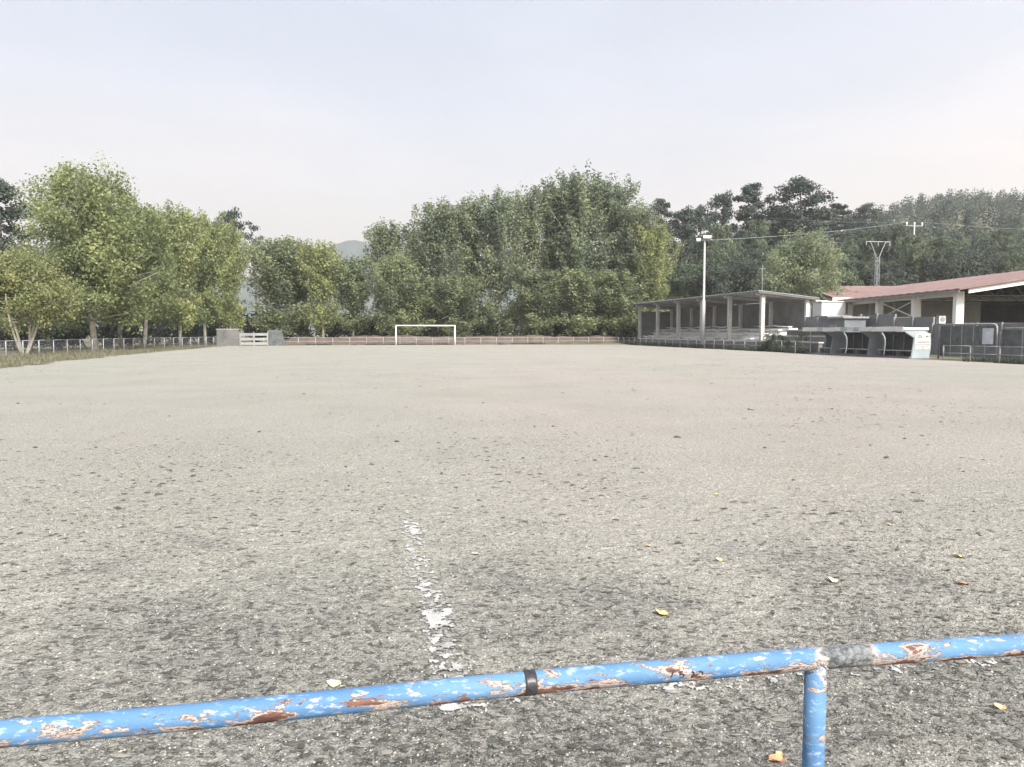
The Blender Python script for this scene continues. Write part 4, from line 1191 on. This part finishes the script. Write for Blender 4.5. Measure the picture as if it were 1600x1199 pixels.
for k, (px, top, hw, Yd) in enumerate([(640, 440, 36, 104), (712, 430, 40, 105), (840, 425, 40, 105), (905, 420, 42, 105), (965, 425, 40, 105)]):
    plant('pop4' if k % 2 else 'pop5', "poplar_tree", px, top, hw, Yd,
          ["low leafy poplar filling the clump behind the goal", "low leafy poplar behind the far goal post", "low leafy poplar beneath the gap in the clump", "low leafy poplar under the highest top", "low leafy poplar near the end of the stand"][k], group=GF)
# the lone bright tree between the stand and the hall
plant('lone', "broadleaf_tree", 1250, 362, 66, 86, "bright green round tree between the stand and the red roofed hall")
# hillside pines with tops against the sky
hp = [('pine3', 1031, 311, 20, 165, "small pine with a flat tuft on a bare stalk by the poplar clump"),
      ('pine1', 1062, 330, 30, 150, "dark pine just past the yellow green end poplar"),
      ('pine2', 1090, 326, 30, 160, "dark hillside pine above the floodlight head"),
      ('pine1', 1122, 304, 24, 165, "round headed pine between the floodlight and the tall pair"),
      ('pine3', 1168, 287, 30, 163, "tall open pine, the slighter of the skyline pair"),
      ('pine2', 1243, 282, 50, 160, "largest broad dark pine against the sky"),
      ('pine1', 1205, 330, 34, 170, "dark pine filling the dip between the skyline pair"),
      ('pine3', 1302, 318, 28, 190, "dark pine on the falling skyline beyond the largest one"),
      ('pine2', 1345, 322, 30, 205, "dark pine in the lowest part of the skyline")]
for k, px, top, hw, Yd, lab in hp:
    plant(k, "pine_tree", px, top, hw, Yd, lab, group="skyline pines")
# middle slope: leafy trees one can tell apart
mid = []
for row, (Yd, tops) in enumerate(((150, (392, 345)), (132, (410, 372)), (118, (432, 395)))):
    px = 1045 + row * 13
    while px < 1640:
        mid.append((px + R.uniform(-8, 8), R.uniform(tops[1], tops[0]) - (14 if px > 1420 else 0), R.uniform(30, 44), Yd + R.uniform(-5, 5)))
        px += R.uniform(36, 52)
for i, (px, top, hw, Yd) in enumerate(mid):
    k = R.choice(['wood1', 'wood2', 'wood3', 'wood4', 'wood5'])
    kind_w = {'wood1': "broad dull green tree", 'wood2': "rounded dull green tree", 'wood3': "slim dull green tree", 'wood4': "mid green leafy tree", 'wood5': "narrow grey green tree"}[k]
    row_w = "high on the slope" if Yd > 142 else ("halfway up the slope" if Yd > 125 else "low on the slope")
    where = next(w for lim, w in ((1098, "between the end poplar and the floodlight pole"), (1150, "just past the floodlight pole"), (1200, "above the thin mast of the stand"), (1262, "behind the bright round tree"),
                                  (1318, "beside the bright round tree"), (1366, "just short of the lattice pylon"), (1421, "between the pylon and the insulator pole"), (1480, "just past the insulator pole"), (1540, "above the middle of the long red roof"), (9999, "above the hall gable")) if px < lim)
    plant(k, "broadleaf_tree", px, top, hw, Yd, kind_w + " " + row_w + ", " + where, group=GH)
for k, (px, top, hw, Yd) in enumerate([(-25, 430, 46, 112), (40, 440, 44, 118), (100, 445, 44, 114), (160, 440, 44, 120), (215, 450, 42, 116), (265, 448, 40, 122), (315, 455, 38, 118), (352, 460, 32, 124)]):
    plant('wood1' if k % 2 else 'wood2', "broadleaf_tree", px, top, hw, Yd, ["dark backdrop tree at the very start of the side fence", "dark backdrop tree behind the low forked tree", "dark backdrop tree short of the tallest airy tree", "dark backdrop tree right behind the tallest airy tree", "dark backdrop tree behind the trunk with the white notice", "dark backdrop tree behind the first upright poplar", "dark backdrop tree behind the second upright poplar", "dark backdrop tree behind the block wall"][k], group="backdrop trees behind the side fence")
plant('wood4', "broadleaf_tree", 1424, 367, 30, 123, "leafy hillside tree hiding the foot of the pole with white insulators", group=GH)
# dark undergrowth under the trees and beside the stand
bs = [('bush2', 400, 482, 42, 112, "dark bush rising behind the double gate"), ('bush1', 445, 500, 34, 109, "dark bush behind the low stone wall"), ('bush2', 540, 486, 44, 111, "wide dark bush under the short poplars"),
      ('bush1', 585, 490, 36, 110, "dark bush short of the goal"), ('bush2', 650, 500, 44, 112, "dark bush seen through the goal"), ('bush1', 500, 505, 34, 110, "dark bush on top of the earth bank before the far hills"),
      ('bush2', 720, 500, 46, 113, "dark bush just beyond the goal"), ('bush1', 835, 508, 40, 108, "dark bush on the bank beyond the grey trunk"), ('bush2', 900, 500, 50, 112, "dark bush below the highest poplar"),
      ('bush1', 960, 496, 42, 108, "dark bush at the far end of the stand"), ('bush2', 1000, 500, 38, 112, "dark bush behind the far end of the stand"),
      ('bush2', 92, 505, 44, 74, "dark bush behind the side fence by the forked tree"), ('bush1', 140, 495, 40, 78, "dark bush under the tallest airy tree"), ('bush2', 200, 500, 42, 88, "dark bush behind the notice tree"),
      ('bush1', 255, 500, 40, 98, "dark bush under the first upright poplar"), ('bush2', 310, 498, 38, 104, "dark bush under the second upright poplar"), ('bush2', 20, 500, 50, 70, "dark bush behind the start of the side fence"),
      ('bush1', 345, 500, 34, 106, "dark bush over the block wall"), ('bush2', 770, 505, 40, 111, "dark bush behind the grey trunk")]
for k, px, top, hw, Yd, lab in bs: plant(k, "shrub", px, top, hw, Yd, lab, "bush", "dark undergrowth")
ob = [('bush3', 1212, 512, 20, 62.5, "leafy bush against the near corner of the stand"), ('bush3', 1240, 520, 16, 60, "low bush on the stepped wall"), ('bush3', 1256, 505, 15, 63, "taller bush behind the stepped wall"), ('bush3', 1200, 524, 13, 64, "small bush under the stand's corner column")]
for k, px, top, hw, Yd, lab in ob: plant(k, "shrub", px, top, hw, Yd, lab, "bush", "bushes by the stepped wall")
pf = [(815, 524, 12, 101.6)]
t = plant('bush3', "shrub", 812, 514, 11, 102.5, "pale dry bush on the bare earth bank", "bush", z0=.5)
# white notice on the trunk
nx, ny = xat(222, 75.6), 75.6
nb = thing("notice_board", "small white notice fixed to the yellowing tree's trunk", "notice", (nx, ny, 0))
MB().box((0, 0, 2.05), (.36, .03, .62)).build("board", M['white'], nb)
MB().box((.02, .04, 1.95), (.07, .05, 1.3)).build("bracket", M['greysteel'], nb)

# the far wooded slope, too distant to tell its trees apart
def far_wood():
    cs, ts, ss, bsv = [], [], [], []
    n = 0
    for row in range(19):
        Yd = 165 + row * 12.2
        x = .17 * Yd
        while x < .78 * Yd:
            xx, yy = x + R.uniform(-2, 2), Yd + R.uniform(-4, 4)
            z0 = float(terr(xx, yy)); h = R.uniform(7.0, 11.5); r = h * R.uniform(.24, .36); tn = R.uniform(.0, .95); m = 300 if Yd < 260 else 200
            d = rng.normal(size=(m, 3)); d /= np.linalg.norm(d, axis=1)[:, None]
            q_ = d * rng.random((m, 1)) ** .45
            lump = 1 + .35 * np.sin(q_[:, :1] * 7 + xx) * np.sin(q_[:, 2:] * 6 + yy)
            taper = 1 - .35 * (q_[:, 2:] + 1) / 2 * R.uniform(.3, 1.6)
            c = np.concatenate([q_[:, :2] * r * lump * taper, q_[:, 2:] * h * .52], 1) + np.array([xx, yy, z0 + h * .50])
            cs.append(c); ts.append(np.clip(rng.normal(tn, .15, m), 0, 1)); bsv.append(d * .6 + np.array([0, 0, .5]))
            x += R.uniform(5.0, 8.5)
    c = np.concatenate(cs)
    v = leaf_quads(c, .70, np.concatenate(bsv), .9, .8)
    link("hillside_wood", npmesh("hillside_wood", v, np.arange(len(v)).reshape(-1, 4), M['wood'], np.concatenate(ts)), kind='stuff')
far_wood()

# grass verge by the side fence and weeds along the other fences
def verge(name, mat, n, ub, vb_, h0, h1, thr=.0, wid=.02, z0=-.06):
    u = rng.uniform(*ub, n); v = rng.uniform(*vb_, n)
    x, y = fw(u, v)
    ok = fbm(u * .5, v * .5, 81, 4) > thr
    x, y = x[ok], y[ok]; n = len(x)
    h = rng.uniform(h0, h1, n) * (.5 + fbm(x * .7, y * .7, 83, 3)); a = rng.random(n) * 6.28
    lean = h * rng.uniform(.2, .9, n); w = wid * rng.uniform(.5, 1.4, n)
    dx, dy = np.cos(a), np.sin(a); b = rng.random(n) * 6.28; ex, ey = np.cos(b), np.sin(b)
    z = np.full(n, z0)
    vv = np.stack([np.stack([x - ex * w, y - ey * w, z], -1), np.stack([x + ex * w, y + ey * w, z], -1), np.stack([x + dx * lean, y + dy * lean, z + h], -1)], 1).reshape(-1, 3)
    link(name, npmesh(name, vv, np.arange(len(vv)).reshape(-1, 3), mat, rng.random(n), k=3), kind='stuff')
verge("verge_grass", M['drygrass'], 36000, (-27, -16.9), (24, 93), .10, .26, .40)
verge("fence_weeds", M['weeds'], 20000, (33.2, 35.3), (52.5, 96), .15, .55, .40, .03)
verge("bench_weeds", M['weeds'], 6000, (33.1, 35.3), (26, 38.2), .10, .40, .40, .03)
verge("bank_weeds", M['weeds'], 9000, (-12, 33), (96.4, 97.6), .06, .30, .50, .03)
verge("corner_grass", M['drygrass'], 6000, (-16.5, -8), (94.5, 97.5), .08, .28, .35, .03)

# ------------------------------------------------------------------ haze over the whole place
hm = bpy.data.materials.new("haze"); hm.use_nodes = True
hn = hm.node_tree; hn.nodes.clear()
ho = hn.nodes.new("ShaderNodeOutputMaterial"); hv_ = hn.nodes.new("ShaderNodeVolumePrincipled")
hv_.inputs["Color"].default_value = (.965, .965, .975, 1); hv_.inputs["Density"].default_value = .00047; hv_.inputs["Anisotropy"].default_value = .6
hn.links.new(hv_.outputs[0], ho.inputs["Volume"])
MB().box((0, 1650, 199), (7400, 4300, 404)).build("haze", hm, None, kind='stuff')
